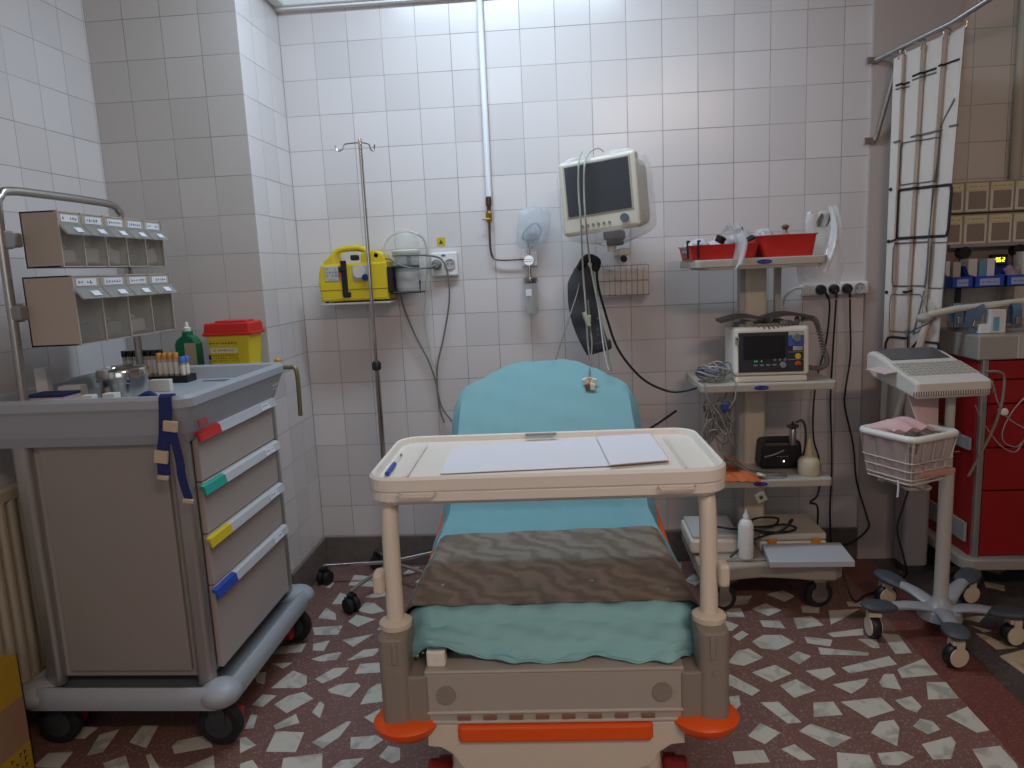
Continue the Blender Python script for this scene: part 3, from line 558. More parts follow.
def tube_(loc, capm, lab, grp, h=.075, r=.0075, bodym=None, cap_h=.018):
    t = thing('sample_tube', lab, 'test tube', loc, (0, 0, 0), grp)
    m = MB(); m.lathe([(0, 0), (r*.6, .001), (r, .006), (r, h)], n=12); m.build('glass', bodym or mat('sample_tube_glass', 'd2c3ad', .15, alpha=.75), t, True)
    m = MB(); m.lathe([(r*1.15, h-.004), (r*1.25, h), (r*1.25, h+cap_h-.002), (r*1.1, h+cap_h), (0, h+cap_h)], n=12); m.build('cap', capm, t, True)
    m = MB(); m.lathe([(r*1.03, h*.25), (r*1.03, h*.8)], n=12); m.build('wrap', mat('tube_sticker', 'e0d9cc', .7), t, True)
    return t
YT = -.80
tb = tube_((-.405, YT+.03, ZR+.012), black, 'black-capped sample tube standing behind the steel canister', 'black-capped sample tubes', .088, .0085)
ORD = ['leftmost', 'second from the left', 'third from the left', 'fourth from the left', 'third from the right', 'second from the right', 'rightmost']
tb['label'] = 'black-capped sample tube behind the steel canister, leftmost of the row'
for i in range(1, 7): dup(tb, (-.405+i*.0225, YT+.03, ZR+.012), 'black-capped sample tube behind the steel canister, '+ORD[i]+' of the row')
to = tube_((-.258, YT, ZR+.012), mat('orange_cap', 'd2913a', .5), 'orange-capped sample tube in the black rack right of the canister', 'orange-capped sample tubes', .078, .008)
to['label'] = 'orange-capped sample tube in the black rack, leftmost of the four'
for i in range(1, 4): dup(to, (-.258+i*.0205, YT, ZR+.012), 'orange-capped sample tube in the black rack, '+['', 'second from the left', 'second from the right', 'rightmost'][i]+' of the four')
tl = tube_((-.174, YT, ZR+.012), mat('light_blue_cap', '4f78c0', .5), 'blue-capped sample tube at the right end of the black rack', 'blue-capped sample tubes', .062, .0085)
dup(tl, (-.172, YT+.026, ZR+.012), 'blue-capped sample tube standing behind the other blue one')
tl['label'] = 'front blue-capped sample tube at the right end of the black rack'
m = MB(); A0, A1, B0, B1 = -.420, -.154, YT-.018, YT+.048
m.bb(A0, A1, B0, B1, ZR, ZR+.012, .002)
for y in (B0, B1): m.bb(A0, A1, y-.002, y+.002, ZR, ZR+.026)
for x in (A0, A1): m.bb(x-.002, x+.002, B0, B1, ZR, ZR+.026)
m.build('tube_rack', black, tagd=('low black rack holding the capped sample tubes on the cart tray', 'rack', None))
# small boxes and notes
def sbox(name, label, cat, px_, py_, z, w_, d_, h, mt, rz=0, group=None, lab=None):
    p = at(px_, py_, z=z); t = MB(); t.box((p.x, p.y, z+h/2), (w_, d_, h), .0015, rot=(0, 0, rz)); return t.build(name, mt, tagd=(label, cat, group))
pb = thing('blotter_box', 'pale pink low box with a navy lid on the left of the cart tray', 'box', (-.345, -1.245, ZR))
m = MB(); m.box((0, 0, .018), (.12, .08, .036), .002); m.build('box_body', mat('pale_pink_card', 'd3bfbd', .8), pb, True); m = MB(); m.box((0, 0, .040), (.123, .083, .008), .002); m.build('box_lid', navy, pb, True)
m = MB(); m.box((.03, -.045, .018), (.05, .001, .03)); m.build('sticker', paper, pb, True)
m = MB(); m.box((-.44, -1.15, ZR+.055), (.035, .03, .11), .001, rot=(0, 0, .2)); m.build('upright_carton', card, tagd=('narrow white carton standing upright behind the pink and navy box', 'box', None))
m = MB(); m.box((-.355, -1.14, ZR+.025), (.07, .04, .05), .001, rot=(0, 0, .1)); m.build('small_carton', card, tagd=('low white carton lying behind the pink box, left of the canister', 'box', None))
m = MB(); m.box((-.205, -1.285, ZR+.020), (.035, .03, .040), .0015, rot=(0, 0, .1)); m.build('paper_cube', card, tagd=('small white paper cube left of the other one, in front of the canister', 'paper cube', None))
m = MB(); m.box((-.135, -1.285, ZR+.022), (.038, .03, .044), .0015, rot=(0, 0, -.05)); m.build('paper_cube', card, tagd=('small white paper cube directly in front of the canister middle', 'paper cube', None))
m = MB(); m.box((-.145, -1.0, ZR+.02), (.07, .02, .04), .0015); m.build('folded_card', card, tagd=('white folded card standing in front of the orange-capped tubes', 'card', None))
m = MB(); m.box((-.085, -1.12, ZR+.001), (.09, .05, .002), rot=(0, 0, .3)); m.build('loose_note', paper, tagd=('white note lying flat on the cart tray beside the canister', 'paper', None))
m = MB(); m.box((-.065, -1.26, ZR+.0015), (.08, .05, .003), rot=(0, 0, -.2)); m.build('gauze_packet', card, tagd=('flat white packet behind the navy tourniquet roll', 'packet', None))
# tourniquets
def ribbon(P, w_, th, axis='x'):
    m = MB(); P = catmull([Vector(p) for p in P], 6)
    def fn(u, v): i = min(int(round(u*(len(P)-1))), len(P)-1); p = P[i]; return p+Vector(((v-.5)*w_, 0, 0))
    m.grid(fn, len(P)-1, 2, th); return m
tq = thing('tourniquet_strap', 'navy blue tourniquet strap with cream clips hanging over the front of the cart', 'strap', (.11, -1.42, .80))
m = ribbon([(.105, -1.35, 1.048), (.105, -1.375, 1.075), (.105, -1.40, 1.096), (.104, -1.418, 1.090), (.103, -1.424, 1.05), (.095, -1.424, .99), (.082, -1.424, .93), (.078, -1.424, .87)], .036, .003); m.build('strap', navy, tq)
m = ribbon([(.115, -1.4265, 1.02), (.122, -1.4285, .97), (.130, -1.4285, .91), (.130, -1.4285, .875), (.134, -1.428, .84), (.142, -1.427, .80)], .024, .003); m.build('strap_tail', navy, tq)
for x, z, w_, h in ((.117, 1.01, .04, .03), (.080, .925, .038, .036), (.078, .866, .03, .012), (.142, .797, .03, .012)): m = MB(); m.box((x, -1.430, z), (w_, .009, h), .002, rot=(0, .15, 0)); m.build('clip', tan, tq)
m = MB(); m.tube([(-.03, -1.33, 1.065), (0, -1.32, 1.083), (.03, -1.33, 1.065), (.02, -1.335, 1.054), (-.02, -1.335, 1.054)], .011, 10, closed=True); m.build('tourniquet_roll', navy, tagd=('coiled navy strap lying on the cart tray behind the hanging strap', 'strap', None))
# bottles, sharps box on the rear shelf
ZS = 1.05
sh = thing('sharps_container', 'yellow sharps container with red lid at the rear of the grey cart', 'sharps container', (-.075, -.575, ZS), (0, 0, 0))
m = MB(); m.box((0, 0, .075), (.150, .10, .15), .008, taper=(1.16, 1.15)); m.build('tub', yellow, sh, True)
m = MB(); m.box((0, 0, .168), (.186, .130, .040), .006, taper=(.95, .95)); m.box((0, 0, .146), (.194, .135, .012), .004); m.box((.005, 0, .191), (.12, .08, .008), .003); m.build('lid', red, sh, True)
m = MB(); m.box((-.02, -.0585, .085), (.105, .001, .022), rot=(R(-3.5), 0, 0)); m.build('white_sticker', mat('cream_sticker', 'd9cc9a', .6), sh, True)
m = MB(); writing(m, (-.02, -.0605, .112), .11, .018, 9, rows=1, seed=5); writing(m, (-.02, -.0595, .085), .09, .014, 12, rows=1, seed=9); writing(m, (-.02, -.056, .055), .11, .03, 12, rows=3, seed=6); m.build('print', black, sh, True)
gb = thing('sanitizer_bottle', 'dark green pump bottle with white cap beside the sharps container', 'bottle', (-.262, -.575, ZS))
m = MB(); m.prism([(-.042, 0), (.042, 0), (.045, .01), (.045, .11), (.03, .135), (.012, .145), (.012, .16), (-.012, .16), (-.012, .145), (-.036, .128), (-.045, .11), (-.045, .01)], -.025, .025, Matrix(((1, 0, 0, 0), (0, 0, 1, 0), (0, 1, 0, 0), (0, 0, 0, 1))), .006); m.build('bottle_body', green, gb, True)
m = MB(); m.lathe([(.013, .158), (.014, .172), (.007, .176), (.006, .19), (.004, .196), (0, .196)]); m.build('cap', white, gb, True)
m = MB(); m.box((.018, -.0265, .07), (.045, .001, .09)); m.build('sticker', mat('tan_sticker', 'a29a7c', .7), gb, True)
lathe_thing('vial_bottle', 'small dark brown bottle between the green bottle and the sharps container', 'bottle', (-.172, -.56, ZS), [('glass', [(0, 0), (.018, 0), (.02, .004), (.02, .06), (.01, .07), (.01, .078)], mat('dark_brown_glass', '2b201f', .3)), ('cap', [(.012, .076), (.012, .09), (0, .09)], white), ('sticker', [(.0205, .015), (.0205, .045)], tan)])
m = MB(); m.lathe([(0, 0), (.012, 0), (.012, .02), (.008, .024), (0, .024)], (.13, -.68, 1.078)); m.build('bottle_stopper', mat('orange_cap', 'd2913a', .5), tagd=('small orange stopper on the rear corner of the cart tray', 'stopper', None))
sc_ = thing('scissors', 'steel scissors lying on the blue-grey cart tray towards the back', 'scissors', (-.02, -.80, ZR))
for s in (-1, 1):
    m = MB(); m.box((-.03, s*.003, .003), (.11, .008, .002), .0005, rot=(0, 0, s*.05)); m.build('blade', chrome, sc_, True)
    m = MB(); m.tube([(.03, s*.006, .003), (.045, s*.018, .003), (.065, s*.018, .003), (.07, s*.006, .003), (.05, s*.003, .003)], .002, 6, closed=True); m.build('finger_ring', chrome, sc_, True)
# ---------------------------------------------------------------- radiator and yellow carton, left edge
rd = thing('radiator', 'cream ribbed wall radiator behind the left side of the grey cart', 'radiator', (-.56, -1.5, .12))
for i in range(22):
    y = -2.0+i*.045; m = MB(); m.bb(-.585, -.545, y, y+.030, .15, .76, .010); rb = m.build('section', mat('radiator_cream', 'c9bfa9', .45), rd)
m = MB(); m.bb(-.58, -.55, -2.0, -1.02, .14, .17, .005); m.build('header', mat('radiator_cream', 'c9bfa9'), rd)
m = MB(); m.bb(-.585, -.545, -2.02, -1.01, .745, .785, .006); m.build('header', mat('radiator_cream', 'c9bfa9'), rd)
for y in (-1.9, -1.1): m = MB(); m.cyl((-.56, y, 0), (-.56, y, .15), .012); m.build('pipe', cream, rd)
bx = thing('printed_carton', 'open yellow and brown printed carton on the floor at the left edge', 'carton', (-.50, -1.56, 0))
m = MB()
X0, X1, Y0, Y1 = -.54, -.372, -1.70, -1.50
for z0, z1, mi in ((0, .12, 1), (.12, .26, 0), (.26, .38, 1)):
    m.mi = mi
    m.bb(X0, X1, Y0, Y0+.004, z0, z1); m.bb(X0, X1, Y1-.004, Y1, z0, z1); m.bb(X0, X0+.004, Y0, Y1, z0, z1); m.bb(X1-.004, X1, Y0, Y1, z0, z1)
m.bb(X0, X1, Y0, Y1, 0, .004); m.build('box_walls', [cardboard, yboard], bx)
m = MB(); writing(m, (-.40, -1.701, .08), .15, .05, 10, rows=3, seed=2); writing(m, (X1, -1.6, .08), .16, .06, 10, '+x', 3, 4); m.build('print', black, bx)
# ---------------------------------------------------------------- equipment trolley
def coil(P, R_, r, turns, n=6, spt=9):
    P = catmull([Vector(p) for p in P], 12); N_ = turns*spt; out = []
    for i in range(N_+1):
        t = i/N_*(len(P)-1); k = min(int(t), len(P)-2); f = t-k; p = P[k].lerp(P[k+1], f); d = (P[k+1]-P[k]).normalized(); a = Vector((0, -1, 0)); a = (a-d*a.dot(d)).normalized(); b = d.cross(a)
        an = 2*math.pi*i/spt; out.append(p+a*R_*math.cos(an)+b*R_*math.sin(an))
    m = MB(); m.tube(out, r, n, False); return m
trol = thing('equipment_trolley', 'beige four-shelf equipment trolley with blue oval badges, right of the bed', 'trolley', (1.97, -.3, 0))
m = MB(); m.rrect(1.945, 2.035, -.235, -.165, .17, 1.37, .02); m.build('column', cream, trol)
m = MB(); m.bb(1.925, 1.947, -.225, -.175, .17, 1.37, .004); m.bb(2.075, 2.10, -.20, -.17, .9, 1.37, .003); m.build('column_rail', mat('grey_trolley_rail', 'b5b2ad', .45, .1), trol)
shm = mat('trolley_shelf_paint', 'b4aea2', .42)
for x0, x1, z, top in ((1.70, 2.19, 1.38, 1), (1.72, 2.237, .90, 0), (1.73, 2.228, .515, 0)):
    m = MB(); m.rrect(x0, x1, -.48, -.10, z-.018, z+.012, .02, .004)
    if top: m.rrect(x0+.04, x1-.02, -.475, -.12, z-.028, z-.016, .02, .003)
    sf = m.build('shelf', shm, trol)
    bx_ = (x0+x1)/2-.03 if not top else (x0+x1)/2+.01
    m = MB(); m.prism([(.028*math.cos(a*.2618), .0085*math.sin(a*.2618)) for a in range(24)], 0, .002, Matrix.Translation((bx_, -.482, z-.003)) @ Matrix(((1, 0, 0, 0), (0, 0, 1, 0), (0, 1, 0, 0), (0, 0, 0, 1)))); bd = m.build('badge', badge, sf)
    m = MB(); writing(m, (bx_, -.4825, z-.003), .036, .007, 6, rows=1, seed=3, thick=.0008); m.build('badge_print', mat('pale_blue_print', '8c92c8', .6), bd)
m = MB()
pts = [(1.70, -.50), (1.74, -.545), (1.80, -.55), (1.86, -.53), (1.95, -.515), (2.06, -.53), (2.14, -.55), (2.22, -.55), (2.255, -.52), (2.255, -.10), (2.22, -.07), (1.74, -.07), (1.70, -.10)]
m.prism(pts, .135, .195, None, .010); m.rrect(1.76, 2.20, -.49, -.12, .195, .205, .03, .004); m.build('base', mat('trolley_base_paint', 'a8a094', .4), trol)
for x, y in ((2.178, -.485), (1.795, -.51), (1.80, -.13), (2.17, -.13)): caster(trol, x, y, .055, .135, rubber, steel, R(10), width=.028)
# defibrillator on the second shelf
DF = (2.0, -.34, .912)
df = thing('defibrillator', 'cream monitor-defibrillator with dark screen and paddle tray, on the second trolley shelf', 'defibrillator', DF, (0, 0, R(-2)))
m = MB(); m.box((.0, 0, .012), (.27, .20, .024), .006); m.box((0, .0, .115), (.285, .20, .19), .014, rot=(R(-4), 0, 0)); m.build('casing', ivory, df, True)
m = MB(); m.box((-.004, -.105, .118), (.245, .008, .155), .003, rot=(R(-4), 0, 0)); m.build('front_panel', mat('charcoal_panel', '2a2d33', .35), df, True)
m = MB(); m.box((-.030, -.111, .138), (.155, .003, .09), .001, rot=(R(-4), 0, 0)); m.build('screen', screen, df, True)
def fdot(name, x, z, r, mt, h=.008):
    y = -.108-(z-.118)*.07; m = MB(); m.cyl((x, y, z), (x, y-h, z), r, 20, r*.85); return m.build(name, mt, df, True)
m = MB(); m.box((.088, -.111, .165), (.058, .003, .05), .001, rot=(R(-4), 0, 0)); m.build('blue_panel', mat('blue_print_panel', '3a58a8', .5), df, True)
m = MB(); m.box((.088, -.1125, .188), (.058, .002, .014), .0005, rot=(R(-4), 0, 0)); m.build('grey_panel', mat('beige_print_panel', 'aaa69b', .5), df, True)
fdot('selector_dial', .088, .172, .017, mat('green_grey_dial', '6e7c72', .5), .014); fdot('charge_button', .096, .10, .012, yellow)
c = fdot('shock_button', .096, .070, .013, mat('orange_button', 'd8602c', .5)); fdot('shock_button_centre', .096, .070, .006, red, .0095); fdot('scroll_knob', .040, .068, .013, mat('grey_knob', '8a9098', .4), .014)
m = MB(); m.box((.094, -.113, .130), (.036, .006, .017), .005); m.build('oval_button', mat('light_grey_button', 'a8a6a2', .5), df, True)
for i in range(4): m = MB(); m.box((-.063+i*.024, -.1105, .068), (.016, .005, .008), .002); m.build('soft_button', mat('mid_grey_button', '7c8087', .5), df, True)
for i in range(3): m = MB(); m.box((.010+i*.019, -.1115, .088), (.011, .005, .010), .002); m.build('soft_button', mat('mid_grey_button', '7c8087'), df, True)
for x in (-.066, -.058, -.04): m = MB(); m.box((x, -.1115, .084), (.003, .002, .005)); m.build('indicator_lamp', mat('green_led', '1fa060', .5, emit=('2aff8a', .35)), df, True)
m = MB()
for z in (.088, .117): m.box((.088, -.113, z), (.060, .001, .0015))
m.build('panel_line', mat('beige_print_panel', 'aaa69b'), df, True)
m = MB(); m.box((-.131, -.103, .165), (.016, .006, .034), .004); m.build('side_latch', mat('light_grey_button', 'a8a6a2'), df, True)
m = MB(); m.cyl((-.131, -.107, .172), (-.131, -.109, .172), .004, 12); m.build('latch_pin', dark, df, True)
m = MB()
for x in (-.075, .055): m.box((x, 0, .220), (.030, .12, .03), .004)
m.box((0, .02, .218), (.23, .14, .014), .005); m.build('paddle_cradle', mat('grey_clamp', '8a8884', .4), df, True)
for s, x in ((-1, -.09), (1, .07)):
    m = MB(); m.grid(lambda u, v, x=x, s=s: Vector((x+(u-.5)*.19, (v-.5)*.11, .240+.010*math.cos((u-.5)*6.28*.8)*(1 if s else 1)+s*.004*u)), 14, 6, -.012); m.build('paddle', mat('grey_paddle', '4c4a4a', .5), df, True)
m = coil([(-.12, .02, .216), (-.05, -.075, .212), (.04, -.08, .212), (.10, -.06, .222), (.12, 0, .235)], .008, .003, 22); m.build('paddle_cord', cabled, df, True)
m = coil([(.13, -.02, .235), (.175, -.03, .235), (.19, -.04, .20), (.205, -.05, .13), (.222, -.05, .08), (.215, -.05, .05), (.18, -.05, .04), (.145, -.04, .05)], .0085, .0032, 42); m.build('coiled_cord', cabled, df, True)
# red trays on the top shelf and what lies in them
def red_tray(label, x0, x1, y0, y1, z0, h):
    m = MB(); b = bmesh.new()
    def lp2(i, z): return [b.verts.new((x, y, z)) for x, y in rr(x0+i, x1-i, y0+i, y1-i, .02, 4)]
    L_ = [lp2(.012, z0), lp2(.002, z0+h), lp2(-.003, z0+h), lp2(-.003, z0+h+.004), lp2(.004, z0+h+.004), lp2(.015, z0+.004)]
    for A, B_ in zip(L_, L_[1:]):
        for i in range(len(A)): b.faces.new((A[i], A[(i+1) % len(A)], B_[(i+1) % len(A)], B_[i]))
    b.faces.new(L_[0][::-1]); b.faces.new(L_[-1]); bmesh.ops.recalc_face_normals(b, faces=b.faces[:]); m.merge(b)
    return m.build('instrument_tray', red, tagd=(label, 'tray', 'red trays on the trolley'))
red_tray('lower red plastic tray on the left of the trolley top', 1.685, 1.945, -.46, -.16, 1.393, .052)
red_tray('taller red plastic tray on the right of the trolley top', 1.95, 2.165, -.44, -.16, 1.393, .078)
def lump(name, label, cat, c, r, mt, seed, flat_=1.0, parts=None, noise=.25, rz=0):
    rnd = random.Random(seed); ph = [rnd.uniform(0, 6.28) for _ in range(6)]
    m = MB()
    def fn(u, v):
        th = math.pi*u; p = 2*math.pi*v; d = Vector((math.sin(th)*math.cos(p), math.sin(th)*math.sin(p), -math.cos(th)))
        k = 1+noise*(math.sin(5*d.x+ph[0]+3*d.z)*.5+math.sin(7*d.y+ph[1])*.35+math.sin(11*d.z+ph[2]+4*d.x)*.3)*math.sin(th)
        q = Vector((d.x*r[0]*k, d.y*r[1]*k, max(d.z, -flat_)*r[2]*k)); q.rotate(Euler((0, 0, rz))); return q+Vector(c)
    m.grid(fn, 18, 28, closed=True); return m.build(name, mt, tagd=(label, cat, None) if label else None)
cloudy = mat('cloudy_packet_film', 'd7d8de', .25, alpha=.7, bump=.6, nscale=45)
for i, (x, y, rx, ry, rz_, lb) in enumerate(((1.735, -.33, .055, .07, .040, 'clear bag of tubing at the left end of the lower red tray'), (1.83, -.33, .055, .07, .045, 'white plastic-wrapped packet in the middle of the lower red tray'), (1.895, -.28, .04, .06, .05, 'crinkled white packet behind the dark-handled mask in the lower red tray'), (1.995, -.30, .04, .06, .055, 'white wrapped packet at the left of the taller red tray'))):
    lump('wrapped_packet', lb, 'packet', (x, y, 1.437 if i < 3 else 1.452), (rx, ry, rz_), cloudy, i, 1.0)
def laryngo(name, label, x, y, z, s=1):
    t = thing(name, label, 'airway mask', (x, y, z)); return t
lg = thing('airway_mask', 'dark-rimmed breathing mask sticking up between the two red trays', 'mask', (1.905, -.38, 1.45), (0, R(-22), 0))
m = MB(); m.lathe([(.044, 0), (.048, .006), (.040, .018), (.032, .022)], n=24, scale=(1, .8, 1)); m.build('rim', mat('dark_violet_rubber', '2c2b3b', .5), lg, True)
m = MB(); m.lathe([(.038, .018), (.030, .035), (.020, .045), (.014, .048)], n=24, scale=(1, .8, 1)); m.build('dome', mat('milky_plastic', 'bdbcc2', .3, alpha=.8), lg, True); m = MB(); m.lathe([(.015, .045), (.016, .062), (0, .062)]); m.build('port', black, lg, True)
lg = thing('airway_mask', 'small black-ported mask lying in the lower red tray', 'mask', (1.79, -.42, 1.437), (R(10), R(25), 0))
m = MB(); m.lathe([(.036, 0), (.040, .005), (.026, .018), (.016, .024)], n=20, scale=(1, .8, 1)); m.build('dome', cloudy, lg, True); m = MB(); m.lathe([(.018, .022), (.020, .045), (.013, .048), (0, .048)]); m.build('port', black, lg, True)
for x, lb in ((1.675, 'black clip on the left end of the lower red tray'), (1.715, 'second black clip, just right of the first on the lower red tray')):
    m = MB(); m.tube([(x, -.464, 1.40), (x-.002, -.468, 1.44), (x, -.462, 1.462), (x+.008, -.45, 1.464)], .004, 8); m.ball((x, -.464, 1.463), .006); m.build('clip', black, tagd=(lb, 'clip', None))
lr = thing('connector_valve', 'grey metal connector standing in the taller red tray', 'connector', (2.065, -.36, 1.455))
m = MB(); m.lathe([(0, 0), (.022, 0), (.026, .01), (.022, .022), (.01, .028), (.006, .04)], n=20); m.build('valve_body', mat('murky_grey_plastic', '8a857e', .4), lr, True); m = MB(); m.lathe([(.006, .038), (.012, .044), (.013, .056), (.007, .06), (0, .06)], n=16); m.box((0, 0, .052), (.032, .008, .006), .002); m.build('knob', steel, lr, True)
for k, (x0, x1, z0, z1, y, lb) in enumerate(((1.845, 1.885, 1.36, 1.52, -.487, 'strip of clear film hanging from the lower red tray over the shelf edge'),)):
    m = MB(); m.grid(lambda u, v: Vector((x0+(x1-x0)*v+.05*(u-.4)*(1-u)-.03*max(0, u-.55)*2, y+.015*math.sin(v*5)+.03*max(0, u-.5), z0+(z1-z0)*u+.01*math.sin(v*9))), 14, 8, .0008); m.build('film_strip', film2, tagd=(lb, 'plastic film', None))
def bagfn(x0, x1, z0, z1, y, seed, amp=.018, taper=.35):
    rnd = random.Random(seed); p = [rnd.uniform(0, 6.28) for _ in range(5)]
    def fn(u, v):
        zz = z0+(z1-z0)*u; half = (x1-x0)/2*(1-taper*u**2.2)*(.86+.14*math.sin(math.pi*min(1, u*1.6))); a = 2*math.pi*v
        xx = (x0+x1)/2+half*math.cos(a)*(1+.05*math.sin(9*u+p[0])); yy = y+(.040*(1-.5*u)+amp*.4*math.sin(6*a+p[1]+4*u))*math.sin(a)+amp*.4*math.sin(11*u+p[2]+3*a)
        return Vector((xx, yy, zz+.008*math.sin(3*a+p[3])*u))
    return fn
m = MB(); m.grid(bagfn(2.13, 2.31, 1.275, 1.555, -.30, 2), 26, 32, closed=True)
m.grid(lambda u, v: Vector((2.17+.055*math.sin(u*2.4)+(v-.5)*.05*(1-.4*u)+.02*u, -.465+.07*u+.012*math.sin(v*7+u*3), 1.33+.245*u)), 20, 10, .001)
m.build('plastic_bag', film, tagd=('thin crumpled clear plastic bag hanging off the right end of the trolley top', 'plastic bag', None))
m = MB(); m.grid(lambda u, v: Vector((2.21+(v-.5)*.05*(1-.6*abs(u-.5))+.015*u, -.34+.01*math.sin(v*6), 1.50+.05*u)), 8, 8, .004); m.build('crumpled_wrapper', mat('grey_wrapper', '8d8984', .4, bump=.8), tagd=('small grey crumpled wrapper at the top of the clear hanging bag', 'wrapper', None))
# cable heap on the second shelf, hanging bundle below
def tangle(name, label, c, rx, ry, rz_, n, rr_, mts, seed, cat='cable'):
    rnd = random.Random(seed); t = thing(name, label, cat, (c[0], c[1], c[2]-rz_))
    for i in range(n):
        m = MB(); P = []; a0 = rnd.uniform(0, 6.28); ex = rnd.uniform(.5, 1); cx, cy, cz = c[0]+rnd.uniform(-.3, .3)*rx, c[1]+rnd.uniform(-.3, .3)*ry, c[2]+rnd.uniform(-.6, .5)*rz_
        k = rnd.choice((5, 6, 7)); tl_ = rnd.uniform(-.8, .8)
        for j in range(k): a = a0+6.283*j/k; P.append((cx+rx*ex*math.cos(a)*rnd.uniform(.7, 1.05), cy+ry*ex*math.sin(a)*rnd.uniform(.7, 1.05), cz+rz_*.5*math.sin(a*2+tl_)+rnd.uniform(-.1, .3)*rz_))
        m.tube(P, rr_, 6, closed=True); m.build('cable_loop', mts[i % len(mts)], t)
    return t
tangle('cable_heap', 'tangled heap of pale grey leads at the left end of the second trolley shelf', (1.775, -.385, .948), .07, .06, .030, 14, .0030, [cable, cable, mat('light_grey_cable', 'b8b8b6', .5), mat('blue_grey_cable', '6d7896', .5), cabled], 4)
tangle('hanging_leads', 'bundle of grey leads hanging below the second trolley shelf behind the table', (1.79, -.44, .765), .065, .03, .11, 14, .0030, [cable, cabled, cable], 9)
m = MB(); m.tube([(1.73, -.49, .925), (1.742, -.50, .86), (1.775, -.47, .76), (1.80, -.46, .70)], .003, 6); m.tube([(1.85, -.49, .92), (1.845, -.495, .86), (1.82, -.47, .80), (1.80, -.45, .72)], .003, 6); m.build('drooping_lead', cable, tagd=('pale lead drooping over the left edge of the second trolley shelf', 'cable', None))
m = MB(); m.box((1.815, -.47, .825), (.035, .02, .035), .006); m.build('lead_plug', mat('blue_plug', '33457a', .5), tagd=('dark blue plug in the bundle of leads below the shelf', 'plug', None))
# third shelf
rt = thing('black_power_unit', 'black box with a small white light on the third trolley shelf', 'device', (2.075, -.27, .527))
m = MB(); m.box((0, 0, .058), (.175, .13, .116), .016, taper=(.9, .9)); m.build('casing', black, rt, True); m = MB(); m.box((.0, -.064, .055), (.05, .001, .003)); m.build('lettering_strip', steel, rt, True)
m = MB(); m.ball((.005, -.066, .035), .003); m.build('indicator_lamp', mat('white_led', 'ffffff', .4, emit=('ffffff', 2)), rt, True)
op = thing('handheld_scope', 'chrome handheld scope with a grey cord, standing behind the black box', 'scope', (2.115, -.33, .63))
m = MB(); m.lathe([(0, 0), (.014, 0), (.014, .06), (.011, .066)], n=16); m.build('handle', steel, op, True); m = MB(); m.lathe([(.009, .064), (.016, .07), (.016, .08), (.008, .086), (0, .1)], n=16); m.box((0, 0, .078), (.045, .018, .012), .003); m.build('head', dark, op, True)
m = MB(); m.tube([(.01, 0, .09), (.035, 0, .10), (.05, 0, .07), (.055, .01, 0), (.05, .02, -.05), (.03, .03, -.09)], .005, 8); m.build('cord', dark, op, True)
lb_ = lathe_thing('squeeze_bottle', 'squat cream bottle with a tapered nozzle at the right of the third trolley shelf', 'bottle', (2.155, -.41, .527), [('bottle_body', [(0, 0), (.038, 0), (.042, .006), (.042, .055), (.034, .068), (.018, .075)], mat('cream_bottle', 'cfc4ab', .4)), ('nozzle', [(.018, .072), (.016, .085), (.008, .14), (.005, .145), (0, .145)], mat('cream_nozzle', 'c7b797', .4))])
for i, (x, y, z, lb, rz_) in enumerate(((1.84, -.33, .55, 'crinkled orange plastic-wrapped pad at the back of the third trolley shelf', .3), (1.87, -.43, .535, 'flatter orange packet at the front of the third trolley shelf', -.1))):
    m = MB(); m.grid(lambda u, v: Vector(((u-.5)*.17, (v-.5)*.12, (.045 if i == 0 else .028)*(1-(2*abs(u-.5))**3)*(1-(2*abs(v-.5))**3)*(1+.2*math.sin(9*u+4*v))+.002*math.sin(30*u+22*v))), 24, 18, .004); m.xf(Matrix.Translation((x, y, z-.02 if i == 0 else z-.007)) @ Matrix.Rotation(rz_, 4, 'Z')); m.build('orange_packet', orangep, tagd=(lb, 'packet', None))
rnd = random.Random(12); t = thing('loose_leads', 'thin grey leads and clips strewn over the middle of the third trolley shelf', 'cable', (1.95, -.42, .53))
for i in range(9):
    y = -.46+i*.008; m = MB(); m.tube([(1.78+rnd.uniform(0, .05), y+.08, .60-rnd.uniform(0, .03)), (1.86, y+rnd.uniform(0, .05), .59-rnd.uniform(0, .03)), (1.93, y, .545), (1.98+rnd.uniform(0, .03), y, .534), (2.02+rnd.uniform(0, .05), y-.004, .532)], .0022, 6); m.build('lead', [cable, cabled, dark][i % 3], t)
m = MB(); m.box((1.955, -.462, .545), (.02, .03, .01), .002, rot=(0, .3, .5)); m.build('lead_clip', ivory, t)
m = MB(); m.tube([(1.985, -.40, .60), (2.02, -.41, .612), (2.06, -.40, .625)], .003, 6); m.build('pale_probe', cable, tagd=('pale thin probe leaning against the black box', 'probe', None))
tg = thing('hanging_tag', 'small square beige tag dangling below the third trolley shelf', 'tag', (1.95, -.49, .47))
m = MB(); m.box((1.948, -.492, .462), (.040, .003, .040), .004, rot=(0, R(-25), 0)); m.build('tag_plate', mat('beige_tag', 'b9b1a2', .6), tg); m = MB(); m.box((1.948, -.4945, .462), (.014, .001, .014), rot=(0, R(-25), 0)); m.build('tag_print', dark, tg); m = MB(); m.tube([(1.944, -.49, .478), (1.945, -.487, .50)], .001, 5); m.build('string', ivory, tg)
